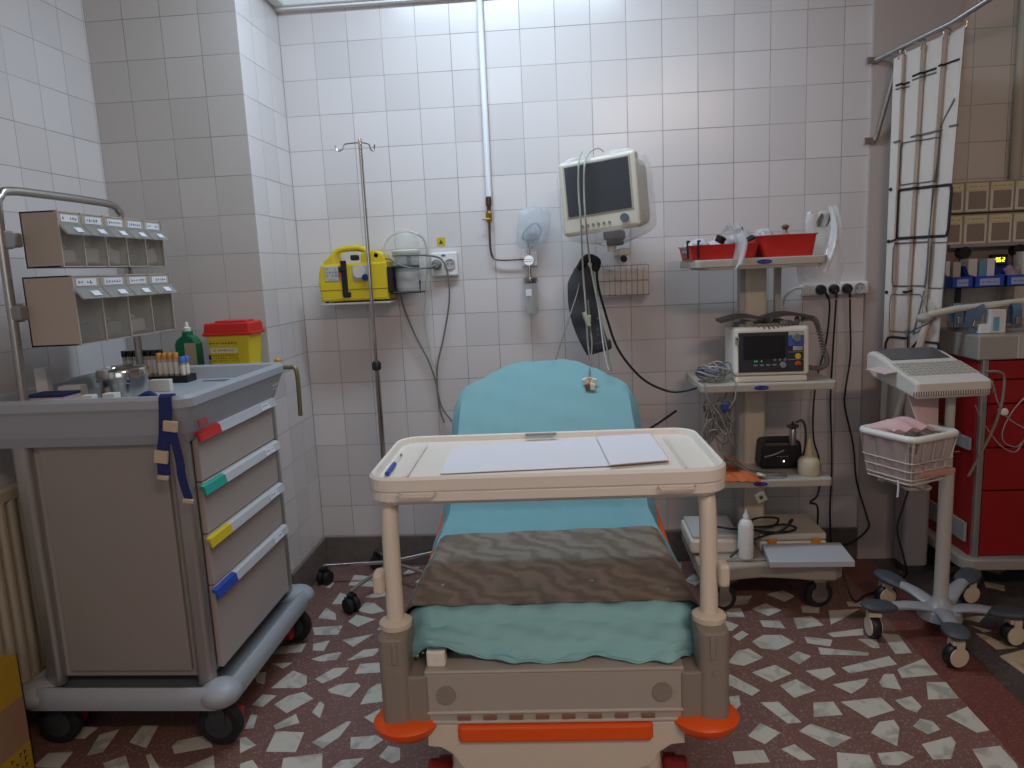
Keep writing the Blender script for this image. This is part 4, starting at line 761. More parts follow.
# base shelf
lathe_thing('spray_bottle', 'white cylindrical bottle with a nozzle on the trolley base', 'bottle', (1.895, -.47, .205), [('bottle_body', [(0, 0), (.026, 0), (.03, .004), (.03, .135), (.022, .155), (.012, .162)], white), ('nozzle', [(.012, .16), (.012, .178), (.006, .186), (.005, .20), (0, .202)], white)])
wb = thing('white_device', 'flat white device at the left end of the trolley base', 'device', (1.80, -.30, .205)); m = MB(); m.box((1.79, -.30, .235), (.21, .26, .06), .012); m.build('casing', ivory, wb); m = MB(); m.box((1.79, -.30, .272), (.19, .24, .018), .006); m.build('lid', mat('greyish_lid', 'c2c3c2', .45), wb)
wc = thing('hinged_case', 'white case with two orange-yellow latches on the trolley base', 'case', (2.09, -.28, .205)); m = MB(); m.box((2.10, -.29, .225), (.265, .24, .04), .006); m.build('case_bottom', ivory, wc); m = MB(); m.box((2.10, -.29, .263), (.265, .24, .03), .008); m.build('case_lid', mat('warm_white_lid', 'c4beb2', .45), wc)
for x in (2.015, 2.19): m = MB(); m.box((x, -.413, .243), (.036, .008, .032), .003); m.build('latch', mat('amber_latch', 'c98a1c', .5), wc)
m = MB(); P = [at(762, 543, z=.245), at(840, 541, z=.245), at(855, 560, z=.245), at(770, 561, z=.245)]; m.prism([(p.x, p.y) for p in P], .218, .240, None, .001); bdp = m.build('panel_board', mat('grey_white_laminate', 'bcc0c4', .4), tagd=('flat white panel leaning out over the front edge of the trolley base', 'panel', None))
t = thing('coiled_cable', 'loosely coiled black power cord on top of the white case on the trolley base', 'cable', (2.0, -.35, .29))
m = MB(); m.tube([(1.74, -.38, .315), (1.85, -.40, .300), (1.95, -.40, .292), (2.03, -.42, .288), (2.10, -.40, .288), (2.12, -.37, .290), (2.08, -.35, .296), (2.0, -.36, .292), (1.93, -.38, .296), (1.98, -.42, .290), (2.05, -.42, .292), (2.09, -.40, .33), (2.10, -.39, .325), (2.06, -.40, .290), (1.98, -.44, .285), (1.90, -.46, .26), (1.83, -.49, .215)], .0045, 8); m.build('cord', cableb, t)
m = MB(); m.tube([(1.92, -.36, .30), (1.98, -.32, .315), (2.06, -.33, .315), (2.03, -.37, .297), (1.96, -.38, .297)], .0045, 8, closed=True); m.build('cord_loop', cableb, t)
# ---------------------------------------------------------------- wall socket strip with plugs
ss = thing('socket_strip', 'white horizontal multi-socket strip on the wall beside the column', 'socket', (2.37, 0, 1.22))
m = MB(); m.bb(2.235, 2.515, -.042, -.001, 1.218, 1.272, .008); m.build('strip_body', white, ss)
for x in (2.31, 2.365, 2.42, 2.475): m = MB(); m.lathe([(.024, 0), (.024, .004), (.020, .004), (.019, .0008), (0, .0008)], (x, -.042, 1.243), (R(90), 0, 0)); sk = m.build('outlet', mat('socket_grey', 'adadab', .4), ss)
k = MB()
for dx in (-.0095, .0095): k.cyl((2.475+dx, -.042, 1.243), (2.475+dx, -.0436, 1.243), .0032, 8)
k.build('pin_holes', black, sk)
for x, pts, lb, rt_ in ((2.31, [(2.335, -.075, 1.21), (2.345, -.06, 1.15), (2.335, -.05, 1.0), (2.30, -.05, .85), (2.285, -.06, .70), (2.29, -.06, .58), (2.31, -.07, .50), (2.315, -.08, .40), (2.30, -.09, .33), (2.26, -.12, .31), (2.30, -.10, .28), (2.29, -.12, .15), (2.27, -.14, .01), (2.30, -.20, .006)], 'leftmost black plug and lead in the wall socket strip', 0), (2.365, [(2.366, -.075, 1.20), (2.368, -.06, 1.10), (2.366, -.05, .95), (2.362, -.05, .75), (2.372, -.05, .55), (2.375, -.05, .40), (2.368, -.06, .24), (2.37, -.08, .02), (2.30, -.16, .007)], 'middle black plug and lead in the wall socket strip', 0), (2.42, [(2.424, -.075, 1.20), (2.432, -.06, 1.12), (2.442, -.05, .95), (2.425, -.05, .80), (2.425, -.05, .72), (2.465, -.05, .55), (2.485, -.05, .38), (2.53, -.06, .22), (2.53, -.08, .17), (2.46, -.09, .11), (2.38, -.10, .09), (2.33, -.12, .05), (2.33, -.20, .01)], 'rightmost black plug and lead in the wall socket strip', 0)):
    t = thing('power_plug', lb, 'plug', (x, -.05, 1.24), (0, 0, 0), 'black plugs in the socket strip')
    m = MB(); m.lathe([(.019, -.003), (.021, .0), (.021, .02), (.016, .034), (0, .036)], (x, -.040, 1.243), (R(90), 0, 0)); m.tube([(x, -.066, 1.243), (x+(pts[0][0]-x)*.4, -.075, 1.232), (pts[0][0], -.075, 1.205)], .006, 8); m.build('plug_body', black, t)
    m = MB(); m.tube(pts, .0042, 8); m.build('lead', cableb, t)
m = MB(); m.tube([(2.245, -.03, 1.255), (2.20, -.035, 1.25), (2.165, -.035, 1.22), (2.155, -.03, 1.17), (2.15, -.03, 1.05)], .006, 8); m.build('white_cable', white, tagd=('white cable curving down from the left end of the socket strip', 'cable', None))
m = MB(); m.tube([(2.29, -.42, .13), (2.30, -.47, .06), (2.33, -.47, .01), (2.40, -.40, .006), (2.50, -.35, .006)], .004, 8); m.build('floor_lead', cableb, tagd=('black lead drooping from the trolley base onto the floor towards the wheeled stand', 'cable', None))
# ---------------------------------------------------------------- patient monitor on its wall arm
MP = Vector((1.372, -.33, 1.66)); MR = (R(-2), R(-4.5), R(-21))
mo = thing('patient_monitor', 'cream patient monitor with dark screen wrapped in clear film, on the wall above the bed', 'monitor', MP, MR)
m = MB(); m.box((0, -.045, 0), (.315, .05, .285), .012); m.box((.004, .055, .003), (.290, .17, .258), .03); m.build('casing', mat('monitor_beige', 'cfc7b4', .4), mo, True)
m = MB(); m.box((0, -.0705, .025), (.272, .004, .205), .002); m.build('bezel', mat('grey_bezel', 'a39f94', .5), mo, True)
m = MB(); m.box((0, -.073, .025), (.258, .003, .192), .001); m.build('screen', screen, mo, True)
for i in range(6): m = MB(); m.cyl((-.075+i*.022, -.070, -.112), (-.075+i*.022, -.075, -.112), .0055, 12); m.build('key', mat('grey_key', '7d7a74', .5), mo, True)
m = MB(); m.cyl((.098, -.070, -.104), (.098, -.086, -.104), .0155, 24); m.build('rotary_knob', mat('slate_knob', '5c6470', .45), mo, True)
for i in range(5): m = MB(); m.box((.144, .05, -.08+i*.018), (.004, .06, .008), .002); m.build('side_slot', mat('grey_bezel', 'a39f94'), mo, True)
m = MB(); m.box((.02, .03, -.155), (.07, .09, .04), .01); m.box((.02, .03, -.185), (.055, .07, .02), .006); m.build('tilt_bracket', mat('grey_bracket', '6b6d70', .5), mo, True)
m = MB()
def cover(u, v):
    a = 2*math.pi*v; th = math.pi*(.03+.94*u); e = .42
    f = lambda c_: math.copysign(abs(c_)**e, c_)
    x = .178*f(math.sin(th))*f(math.cos(a)); y = .03+.125*f(math.sin(th))*f(math.sin(a)); z = -.012-.172*f(math.cos(th))
    k = 1+.02*math.sin(9*a+6*u)+.018*math.sin(17*u+3*a)
    if z < -.12: x *= 1-.45*min(1, (-.12-z)/.06)**2
    return Vector((x*k, y*k if y > -.07 else max(y, -.085)*1.0, z*k))
m.grid(cover, 40, 60, closed=True)
for f in m.bm.faces: f.material_index = 0 if f.calc_center_median().y < -.07 and abs(f.calc_center_median().x) < .15 and f.calc_center_median().z > -.14 else 1
m.build('film_cover', [mat('thin_clear_film', 'eef1f2', .12, alpha=.055, bump=.6, nscale=25), mat('crumpled_clear_film', 'eef1f2', .15, alpha=.26, bump=1, nscale=35)], mo, True)
ma = thing('wall_bracket', 'white wall bracket carrying the patient monitor', 'bracket', (1.45, 0, 1.40))
m = MB(); m.bb(1.40, 1.50, -.012, -.001, 1.36, 1.62, .003); m.build('wall_plate', white, ma)
m = MB(); m.bb(1.425, 1.475, -.30, -.01, 1.425, 1.455, .006); m.tube([(1.40, -.31, 1.44), (1.40, -.31, 1.48)], .018, 16); m.build('arm', mat('arm_white', 'd0ccc6', .4), ma); m = MB(); m.cyl((1.445, -.31, 1.415), (1.445, -.335, 1.41), .013, 16); m.build('clamp_knob', black, ma)
bk = thing('wire_basket', 'wire wall basket lined with pale plastic below the monitor', 'basket', (1.46, -.06, 1.25))
m = MB(); X0, X1 = 1.352, 1.568
for x in [X0+i*(X1-X0)/9 for i in range(10)]: m.tube([(x, -.005, 1.395), (x, -.005, 1.255), (x, -.105, 1.255), (x, -.11, 1.385)], .0013, 5, False)
for z in (1.385, 1.32, 1.258): m.tube([(X0, -.005, z), (X0, -.11, z), (X1, -.11, z), (X1, -.005, z)], .0016, 5, False)
m.build('wires', chrome, bk)
m = MB(); m.grid(lambda u, v: Vector((X0+.004+(X1-X0-.008)*v, -.100+.003*math.sin(v*19+u*5), 1.262+.105*u+.004*math.sin(v*11))), 10, 30, .002); m.bb(X0+.004, X1-.004, -.098, -.008, 1.260, 1.264); m.build('liner', mat('cloudy_beige_liner', 'e4dbd2', .35, alpha=.8, bump=.6), bk)
m = MB(); writing(m, (1.505, -.1035, 1.355), .03, .008, 3, rows=1, seed=1); writing(m, (1.45, -.1035, 1.315), .01, .012, 2, rows=1, seed=4); m.build('print', dark, bk)
# cuff, leads and hose hanging from the monitor
cf = thing('blood_pressure_cuff', 'dark grey blood pressure cuff hanging below the monitor', 'cuff', (1.30, -.26, 1.03))
m = MB()
def cuff(u, v):
    cx = 1.262+.085*u+.035*math.sin(u*2.6)*-1+.012; w_ = .050+.010*math.sin(u*3.1); z = 1.395-.365*u
    if u < .15: w_ *= .5+u/.3
    a = 2*math.pi*v; return Vector((cx+w_*math.cos(a)*(1-.0*u), -.25+.020*math.sin(a)+.004*math.sin(u*20), z+.012*math.cos(a)))
m.grid(cuff, 24, 24, closed=True); m.build('cuff_wrap', cuffm, cf)
m = MB(); m.box((1.355, -.262, 1.06), (.075, .03, .04), .008, rot=(0, R(-10), 0)); m.build('cuff_tail', dark, cf)
m = MB(); m.tube([(1.27, -.25, 1.38), (1.30, -.28, 1.42), (1.34, -.27, 1.405), (1.33, -.26, 1.37)], .018, 10); m.build('cuff_loop', black, cf)
m = MB(); writing(m, (1.345, -.274, 1.14), .03, .09, 2, rows=4, seed=7, thick=.001); m.build('cuff_print', mat('cuff_print_grey', '8b8c8f', .6), cf)
def wire(name, label, pts, r, mt, cat='cable', grp=None):
    m = MB(); m.tube(pts, r, 8); return m.build(name, mt, tagd=(label, cat, grp))
def on(y, *pp): return [tuple(at(a, b, y=(y if not isinstance(y, (list, tuple)) else y[i]))) for i, (a, b) in enumerate(pp)]
greyl = mat('pale_green_grey_tubing', 'a9aea6', .4)
wire('monitor_hose', 'pale tube draped over the monitor screen, left of the two', [tuple(at(582, 152, y=-.36)), *on(-.435, (579, 160), (578.5, 190), (581, 225)), *on(-.36, (583, 270), (586, 310), (588, 345), (592, 372))], .0036, greyl)
wire('monitor_hose', 'pale tube curving over the monitor top, right of the two', [*on(-.34, (604, 152), (598, 148), (590, 152)), *on(-.43, (585, 162), (584, 190), (586, 225)), *on(-.35, (590, 262), (597, 300), (606, 345), (612, 372))], .0036, greyl)
wire('monitor_lead', 'thin grey lead running from the monitor down to the left bed edge', on((-.25, -.28, -.36, -.5, -.62), (583, 260), (578, 290), (570, 315), (560, 345), (554, 364)), .003, cabled)
wire('monitor_lead', 'thin grey lead hanging straight down right of the cuff', on((-.25, -.3, -.4, -.58, -.72), (592, 262), (596, 290), (600, 320), (604, 350), (609, 371)), .0028, cable)
wire('monitor_lead', 'thin brownish lead ending at the clips on the bed drape', on((-.28, -.33, -.45, -.62, -.725), (588, 300), (590, 325), (592, 345), (590, 365), (589, 380)), .0028, cabled)
wire('black_monitor_cable', 'black cable looping from the monitor to the trolley cable heap', [*on((-.26, -.27, -.28, -.30, -.32, -.34, -.36, -.38, -.40), (596, 262), (598, 285), (606, 315), (616, 345), (630, 366), (647, 382), (668, 391), (684, 391), (702, 386))], .005, cableb)
for k, (a, b) in enumerate((((584, 312), (589, 326)),)):
    m = MB(); p = at(*a, y=-.36); q = at(*b, y=-.365); m.tube([p, q], .010, 10); m.box((p+q)/2+Vector((.012, 0, 0)), (.012, .014, .03), .003); m.build('cable_connector', mat('pale_green_connector', 'b3b5a2', .5), tagd=('pale greenish cable connector dangling over the cuff', 'connector', None))
ec = thing('lead_clips', 'cream cluster of lead clips resting on the upper bed drape', 'clip', at(590, 384, y=-.735))
for i, (dx, dz) in enumerate(((-.022, .012), (0, .016), (.02, .01), (-.012, -.012), (.012, -.012))):
    c = at(590, 384, y=-.735)+Vector((dx*.7, dz*.9, dz*.7)); m = MB(); m.box(c, (.020, .012, .024), .004, rot=(0, dx*20, 0)); m.build('clip', [ivory, tan, ivory, mat('dull_copper', '8d6a55', .4, .6), ivory][i], ec)
# ---------------------------------------------------------------- oxygen outlet
og = thing('oxygen_pipe', 'white wall pipe ending in a brass valve and copper elbow', 'pipe', (.90, 0, 1.43))
m = MB(); m.tube([(.886, -.018, 2.545), (.886, -.018, 1.71)], .013, 12, False); m.build('pipe', mat('painted_pipe', 'eceef0', .6), og)
m = MB(); m.lathe([(.010, .06), (.013, .05), (.013, .02), (.009, .018), (.009, .0)], (.884, -.025, 1.65), n=16); m.build('coupling', mat('dark_bronze', '54443a', .4, .7), og)
m = MB(); m.lathe([(.009, 0), (.014, .006), (.014, .04), (.010, .05)], (.883, -.025, 1.598), n=8, smooth=False); m.box((.872, -.045, 1.612), (.035, .006, .008), .002); m.build('brass_valve', brass, og)
m = MB(); m.tube([(.883, -.025, 1.60), (.882, -.025, 1.50), (.888, -.025, 1.455), (.905, -.027, 1.437), (.95, -.03, 1.432), (1.04, -.03, 1.433)], .005, 8); m.build('elbow', copper, og)
fm = thing('oxygen_flowmeter', 'clear humidifier bottle with chrome collar below the oxygen regulator', 'flowmeter', (1.06, -.045, 1.19))
m = MB(); m.box((1.055, -.015, 1.435), (.072, .028, .072), .006); m.build('wall_plate', white, fm)
m = MB(); m.cyl((1.053, -.03, 1.425), (1.053, -.06, 1.425), .022, 20); m.cyl((1.053, -.045, 1.42), (1.056, -.045, 1.345), .007); m.cyl((1.053, -.045, 1.44), (1.05, -.045, 1.52), .0055); m.box((1.053, -.055, 1.425), (.05, .012, .012), .003); m.build('regulator', chrome, fm)
m = MB(); m.lathe([(.032, 0), (.034, .003), (.034, .022), (.028, .026), (0, .026)], (1.056, -.045, 1.325)); m.build('collar', chrome, fm)
m = MB(); m.lathe([(0, 0), (.028, 0), (.031, .004), (.031, .135)], (1.056, -.045, 1.19)); m.build('bottle_body', mat('clear_bottle', 'dfe2e0', .1, alpha=.35), fm)
m = MB(); m.lathe([(0, .003), (.029, .003), (.029, .035), (0, .035)], (1.056, -.045, 1.19)); m.build('water', mat('water', 'c9d2d0', .05, alpha=.35), fm)
m = MB(); m.bb(1.035, 1.06, -.079, -.077, 1.27, 1.30); m.build('sticker', paper, fm)
mb_ = thing('mask_bag', 'blue-tinted oxygen mask in a clear bag hanging above the flowmeter', 'bag', (1.07, -.05, 1.47))
def mbag(u, v):
    a = 2*math.pi*v; th = math.pi*u; e = .6; f = lambda c_: math.copysign(abs(c_)**e, c_)
    k = 1+.05*math.sin(5*a+3*u)+.04*math.sin(11*u+2*a); x = .072*f(math.sin(th))*f(math.cos(a))*k; y = .030*f(math.sin(th))*f(math.sin(a))*k; z = -.085*f(math.cos(th))*k
    return Vector((1.075+x+.12*z, -.055+y, 1.565+z))
m = MB(); m.grid(mbag, 26, 34, closed=True); m.build('bag_film', mat('blue_tinted_film', 'd2dae2', .15, alpha=.30, bump=.9, nscale=45, noise=.15), mb_)
m = MB(); m.lathe([(.034, 0), (.038, .006), (.026, .03), (.012, .045), (.011, .06)], (1.07, -.055, 1.53), (R(70), .4, 0), scale=(1, 1, 1)); m.build('mask', mat('pale_blue_mask', 'b3bdc6', .2, alpha=.35), mb_)
m = MB(); m.tube([(1.03, -.055, 1.52), (1.05, -.07, 1.56), (1.09, -.06, 1.585), (1.11, -.055, 1.55), (1.08, -.05, 1.515)], .005, 8, closed=True); m.build('tubing', mat('aqua_tubing', '7fb0b4', .2, alpha=.7), mb_)
# ---------------------------------------------------------------- suction pump, jar, socket
su = thing('suction_pump', 'yellow portable suction pump with black strap on the back wall', 'pump', (.295, -.10, 1.285))
m = MB(); pr = [(-.152, 0), (-.16, .07), (-.155, .12), (-.135, .16), (-.105, .185), (-.06, .20), (.03, .205), (.06, .195), (.10, .20), (.135, .185), (.15, .13), (.152, .06), (.147, 0)]
Mx = Matrix(((1, 0, 0, .293), (0, 0, 1, 0), (0, 1, 0, 1.285), (0, 0, 0, 1)))
ho = [(-.085, .150), (-.078, .182), (-.058, .188), (.02, .192), (.032, .170), (.028, .150)]
low = [p for p in pr if p[1] < .15]; body_ = [(-.152, 0), (-.16, .07), (-.155, .12), (-.145, .148), (.148, .150), (.152, .06), (.147, 0)]
m.prism(body_, -.155, -.02, Mx, .008); m.prism([(-.145, .14), (-.125, .168), (-.085, .19), (-.085, .14)], -.15, -.03, Mx, .006); m.prism([(.03, .14), (.035, .185), (.06, .192), (.10, .195), (.13, .18), (.148, .14)], -.15, -.03, Mx, .006)
m.build('casing', yellow, su)
m = MB(); m.tube([(.293-.118, -.095, 1.285+.165), (.293-.09, -.095, 1.285+.195), (.293-.05, -.095, 1.285+.207), (.293+.02, -.095, 1.285+.207), (.293+.06, -.095, 1.285+.185)], .0125, 12); m.build('handle', yellow, su)
m = MB(); m.bb(.136, .447, -.157, -.015, 1.328, 1.334, .002); m.build('seam_ridge', mat('dark_yellow', 'b79d14', .5), su)
for x in (.16, .43): m = MB(); m.cyl((x, -.14, 1.277), (x, -.14, 1.287), .008); m.build('foot', black, su)
for x0, x1 in ((.165, .235), (.288, .36)): m = MB(); m.bb(x0, x1, -.158, -.154, 1.365, 1.425, .002); fp = m.build('instrument_panel', mat('silver_panel', 'b9b9b2', .4), su)
m = MB(); m.bb(.226, .246, -.1595, -.156, 1.37, 1.425, .001); m.build('pink_panel', mat('pink_red_panel', 'd0605c', .5), su)
m = MB(); m.cyl((.318, -.156, 1.40), (.318, -.166, 1.40), .026, 24); m.build('gauge', mat('gauge_face', 'd2d0c8', .3), su); m = MB(); m.cyl((.345, -.156, 1.375), (.345, -.175, 1.375), .013, 16); m.build('dial_knob', navy, su)
m = MB(); writing(m, (.195, -.158, 1.40), .05, .04, 4, rows=3, seed=3); writing(m, (.195, -.158, 1.372), .035, .008, 4, rows=1, seed=8); m.build('panel_print', dark, su)
m = MB(); m.bb(.238, .264, -.163, -.156, 1.302, 1.445, .003); m.box((.260, -.165, 1.31), (.034, .008, .022), .004); m.box((.246, -.166, 1.41), (.034, .008, .02), .003); m.build('strap', black, su)
m = MB(); m.box((.293, -.12, 1.455), (.03, .05, .022), .006); m.cyl((.395, -.15, 1.46), (.395, -.12, 1.46), .009); m.build('clip_buckle', black, su)
su.scale.z = 1.09
m = MB(); m.bb(.14, .45, -.17, 0, 1.268, 1.277, .002); m.build('wall_shelf', mat('shelf_grey', 'bab5ae', .5), tagd=('thin grey wall shelf under the yellow suction pump', 'shelf', None))
jr = thing('suction_jar', 'clear lidded suction jar in a black wire holder beside the yellow pump', 'jar', (.515, -.09, 1.305))
m = MB(); m.lathe([(0, 0), (.046, 0), (.052, .006), (.056, .16), (.058, .165)], (.515, -.09, 1.312)); m.build('jar_glass', mat('clear_jar', 'd5dcda', .1, alpha=.38), jr)
m = MB(); m.lathe([(.060, 0), (.062, .003), (.062, .016), (.05, .022), (0, .022)], (.515, -.09, 1.474)); m.build('lid', mat('translucent_lid', 'cfd6c8', .3, alpha=.85), jr)
m = MB(); m.lathe([(.055, 0), (.055, .012)], (.515, -.09, 1.415)); m.box((.525, -.09, 1.45), (.02, .02, .05), .004); m.build('teal_float', mat('dark_teal', '2f5f66', .4), jr)
m = MB(); m.lathe([(.053, 0), (.055, .07)], (.515, -.09, 1.33)); m.build('scale_band', mat('white_band', 'd4d4d2', .5, alpha=.5), jr)
m = MB(); m.tube([(.452, -.03, 1.42), (.452, -.10, 1.42), (.452, -.15, 1.31), (.58, -.15, 1.31), (.58, -.15, 1.36)], .004, 8, False); m.bb(.440, .462, -.16, -.02, 1.315, 1.425, .003); m.tube([(.452, -.03, 1.31), (.452, -.15, 1.31), (.58, -.15, 1.31), (.58, -.03, 1.31)], .004, 8, False); m.build('holder', black, jr)
m = MB(); m.lathe([(.05, 0), (.056, .03), (.045, .065), (.02, .085), (0, .088)], (.515, -.07, 1.50)); m.build('dome_bag', mat('dome_film', 'e3e6e0', .15, alpha=.22), jr)
wire('suction_tubing', 'clear greenish tube arching over the suction jar', [(.42, -.12, 1.455), (.425, -.11, 1.51), (.455, -.10, 1.555), (.515, -.09, 1.575), (.57, -.09, 1.56), (.60, -.07, 1.52), (.60, -.06, 1.42), (.585, -.05, 1.30), (.57, -.04, 1.15), (.60, -.04, .95)], .0055, mat('clear_greenish_tube', 'c3c9bb', .2, alpha=.5))
so = thing('wall_socket', 'white double wall socket right of the suction jar', 'socket', (.67, 0, 1.37))
m = MB(); m.bb(.612, .732, -.030, -.001, 1.372, 1.478, .006); m.build('socket_plate', white, so)
m = MB(); m.lathe([(.024, 0), (.024, .004), (.020, .004), (.019, .0008), (0, .0008)], (.698, -.032, 1.425), (R(90), 0, 0)); sk = m.build('outlet', mat('socket_grey', 'adadab'), so)
k = MB()
for dx in (-.0095, .0095): k.cyl((.698+dx, -.031, 1.425), (.698+dx, -.0336, 1.425), .0035, 8)
k.build('pin_holes', black, sk)
m = MB(); m.bb(.662, .678, -.033, -.029, 1.462, 1.468); m.build('blue_mark', blue, so)
pg = thing('grey_plug', 'grey plug in the left outlet of the double wall socket', 'plug', (.64, -.05, 1.42)); m = MB(); m.lathe([(.02, -.002), (.022, 0), (.022, .02), (.014, .03), (0, .03)], (.640, -.034, 1.425), (R(90), 0, 0)); m.tube([(.64, -.06, 1.425), (.62, -.065, 1.415), (.605, -.065, 1.412)], .006); m.build('plug_body', mat('mid_grey_plastic', '7c7c7c', .5), pg)
m = MB(); m.tube([(.605, -.065, 1.412), (.56, -.16, 1.412), (.50, -.165, 1.43), (.46, -.16, 1.455), (.42, -.13, 1.46)], .0035, 8); m.build('lead', cabled, pg)
wire('wall_cable', 'grey-brown cable hanging from the double wall socket down the wall', [(.47, -.16, 1.47), (.55, -.16, 1.47), (.64, -.06, 1.46), (.675, -.05, 1.43), (.69, -.045, 1.36), (.685, -.04, 1.25), (.65, -.03, 1.10), (.61, -.03, .95), (.61, -.03, .78), (.63, -.03, .70)], .0040, cabled)
wire('wall_cable', 'grey-brown cable hanging from under the suction jar', [(.47, -.06, 1.31), (.475, -.03, 1.24), (.52, -.03, 1.11), (.57, -.03, 1.0), (.60, -.03, .90), (.62, -.03, .78), (.67, -.03, .70)], .0040, cabled)
st = thing('warning_sticker', 'small yellow square warning sticker above the double wall socket', 'sticker', (.655, 0, 1.525)); m = MB(); m.bb(.640, .677, -.002, -.0002, 1.508, 1.545); m.build('sticker_face', mat('yellow_sticker', 'cdb51f', .5), st)
m = MB(); m.prism([(-.010, -.010), (.010, -.010), (.0, .010)], 0, .0008, Matrix(((1, 0, 0, .6585), (0, 0, 1, -.003), (0, 1, 0, 1.5265), (0, 0, 0, 1)))); m.build('warning_symbol', mat('dark_olive_print', '4d4718', .6), st)
# ---------------------------------------------------------------- infusion stand
iv = thing('infusion_stand', 'tall chrome infusion stand on black twin castors, left of the bed', 'infusion stand', (.375, -.2, 0))
hx, hy = .375, -.2
zt_ = at(360, 140, y=hy).z
m = MB(); m.cyl((hx, hy, .12), (hx, hy, 1.0), .0125, 16); m.build('lower_pole', chrome, iv); m = MB(); m.cyl((hx, hy, 1.0), (hx, hy, zt_+.005), .0085, 14); m.build('upper_pole', chrome, iv)
m = MB(); m.lathe([(.013, 0), (.02, .006), (.02, .03), (.013, .04)], (hx, hy, .98)); m.build('height_collar', black, iv)
m = MB(); m.lathe([(0, 0), (.035, 0), (.035, .02), (.015, .05)], (hx, hy, .08)); m.build('hub', steel, iv)
for s, q in ((-1, 1), (1, .45)):
    dy = .09*(1-q); m = MB(); m.tube([(hx, hy, zt_-.01), (hx+s*q*.05, hy+dy*.4, zt_-.012), (hx+s*q*.068, hy+dy*.6, zt_-.016), (hx+s*q*.078, hy+dy*.7, zt_-.035), (hx+s*q*.098, hy+dy*.9, zt_-.038), (hx+s*q*.108, hy+dy, zt_-.014)], .0032, 8); m.build('hook', chrome, iv)
for k in range(5):
    a = R(183+72*k*.93) if k < 2 else R(183+72*k); L_ = .31; ex, ey = hx+L_*math.cos(a), hy+L_*math.sin(a)
    if ey > -.04: ey = -.04
    m = MB(); m.tube([(hx+.02*math.cos(a), hy+.02*math.sin(a), .095), (ex, ey, .088)], .0085, 10); m.build('leg', chrome, iv)
    caster(iv, ex, ey, .032, .082, rubber, black, a+R(70), twin=True, width=.034)
# ---------------------------------------------------------------- curtain and its rail
rl = thing('curtain_rail', 'grey metal curtain rail on wall brackets at the right column', 'rail', (2.60, -.2, 2.17))
CA, CB = at(884, 330, y=-.11), at(951, 330, y=-.285)     # ends of the gathered curtain, seen nearly face-on
RA, RB, RC = at(876, 60, y=-.03), at(953, 22, y=-.285), at(1010, -14, y=-.44)
m = MB(); m.tube([RA, RB, RC, RC+(RC-RB)*2.2], .011, 12, False); m.build('rail_tube', alu, rl)
for z in (RA.z, RA.z-.32): m = MB(); m.bb(RA.x-.035, 2.53, -.028, -.021, z-.014, z+.014, .002); m.build('bracket_plate', steel, rl)
m = MB(); m.tube([(RA.x+.01, -.03, RA.z-.32), RA+(RB-RA)*.35+Vector((0, 0, -.01))], .0085, 10); m.build('brace', steel, rl)
ctn = thing('privacy_curtain', 'white folded fabric curtain printed with dark rounded squares, hanging from the rail', 'curtain', (2.5, -.5, .40))
NF = 3.5
def cfold(v, u):  # v across the folds, u downwards
    t_ = v*(1-.22*u)-.02*u; p = CA.lerp(CB, t_); f = v*NF*2*math.pi; a = .019*(1+.3*u); return p.x+.34*a*math.sin(2*f)*.5, p.y-a*math.sin(f)-.008*math.sin(v*60+u*2)*.4
ZT0, ZB0 = 2.145, .40
def ztop(v): return .065*v+.012
m = MB(); m.grid(lambda u, v: Vector((*cfold(v, u), ZT0+ztop(v)-(ZT0-ZB0+ztop(v))*u)), 40, 150, .002); m.build('cloth', curt, ctn)
for i in range(7):
    v = i/6.3+.03; x, y = cfold(v, 0); q = RA.lerp(RB, .12+.86*v); m = MB(); m.tube([q, (x, y, ZT0+ztop(v)+.012), (x, y, ZT0+ztop(v)-.012)], .003, 6); m.build('hook', steel, ctn)
dk = mat('curtain_print_dark', '2d2e34', .8); dg = mat('curtain_print_grey', '77777b', .8)
vd = CAM-CA; vd.z = 0; vd.normalize()
def cpt(v, z):
    u = (ZT0-z)/(ZT0-ZB0); x, y = cfold(v, u); return Vector((x, y, z))+vd*.004
def stripe(v0, v1, z0, z1, mt, r=.004, k=0):
    n_ = 26; m = MB(); m.tube([cpt(v0+(v1-v0)*i/n_, z0+(z1-z0)*i/n_) for i in range(n_+1)], r, 6, False); m.build('printed_line', mt, ctn)
def sq(a, b, z0, z1, mt, r=.004):
    P = []
    for (v0, q0), (v1, q1), n_ in (((a+.03, z1), (b-.03, z1), 20), ((b, z1-.025), (b, z0+.025), 8), ((b-.03, z0), (a+.03, z0), 20), ((a, z0+.025), (a, z1-.025), 8)):
        for k in range(n_+1): t_ = k/n_; P.append(cpt(v0+(v1-v0)*t_, q0+(q1-q0)*t_))
    m = MB(); m.tube(P, r, 6, False, closed=True); m.build('printed_square', mt, ctn)
stripe(.02, .27, 2.05, 2.055, dk); stripe(.29, .60, 2.075, 2.085, dk); stripe(.62, .90, 2.09, 2.10, dk)
stripe(.02, .27, 2.035, 2.04, dg, .003); stripe(.29, .60, 2.06, 2.07, dg, .003)
stripe(.02, .16, 1.83, 1.832, dg); stripe(.30, .82, 1.842, 1.852, dg); stripe(.86, .98, 1.86, 1.86, dg)
sq(.19, .80, 1.66, 1.825, dg, .0025); sq(.17, .95, 1.445, 1.64, dk, .0055)
sq(.10, .70, 1.25, 1.425, dg, .003); stripe(.02, .15, 1.435, 1.44, dk); stripe(.30, .52, 1.225, 1.23, dk, .005)
sq(.75, .97, 1.24, 1.42, dg, .002); sq(.06, .62, 1.06, 1.215, dg, .002); sq(.02, .50, .86, 1.035, dk, .005); sq(.56, .97, .86, 1.02, dk, .005)
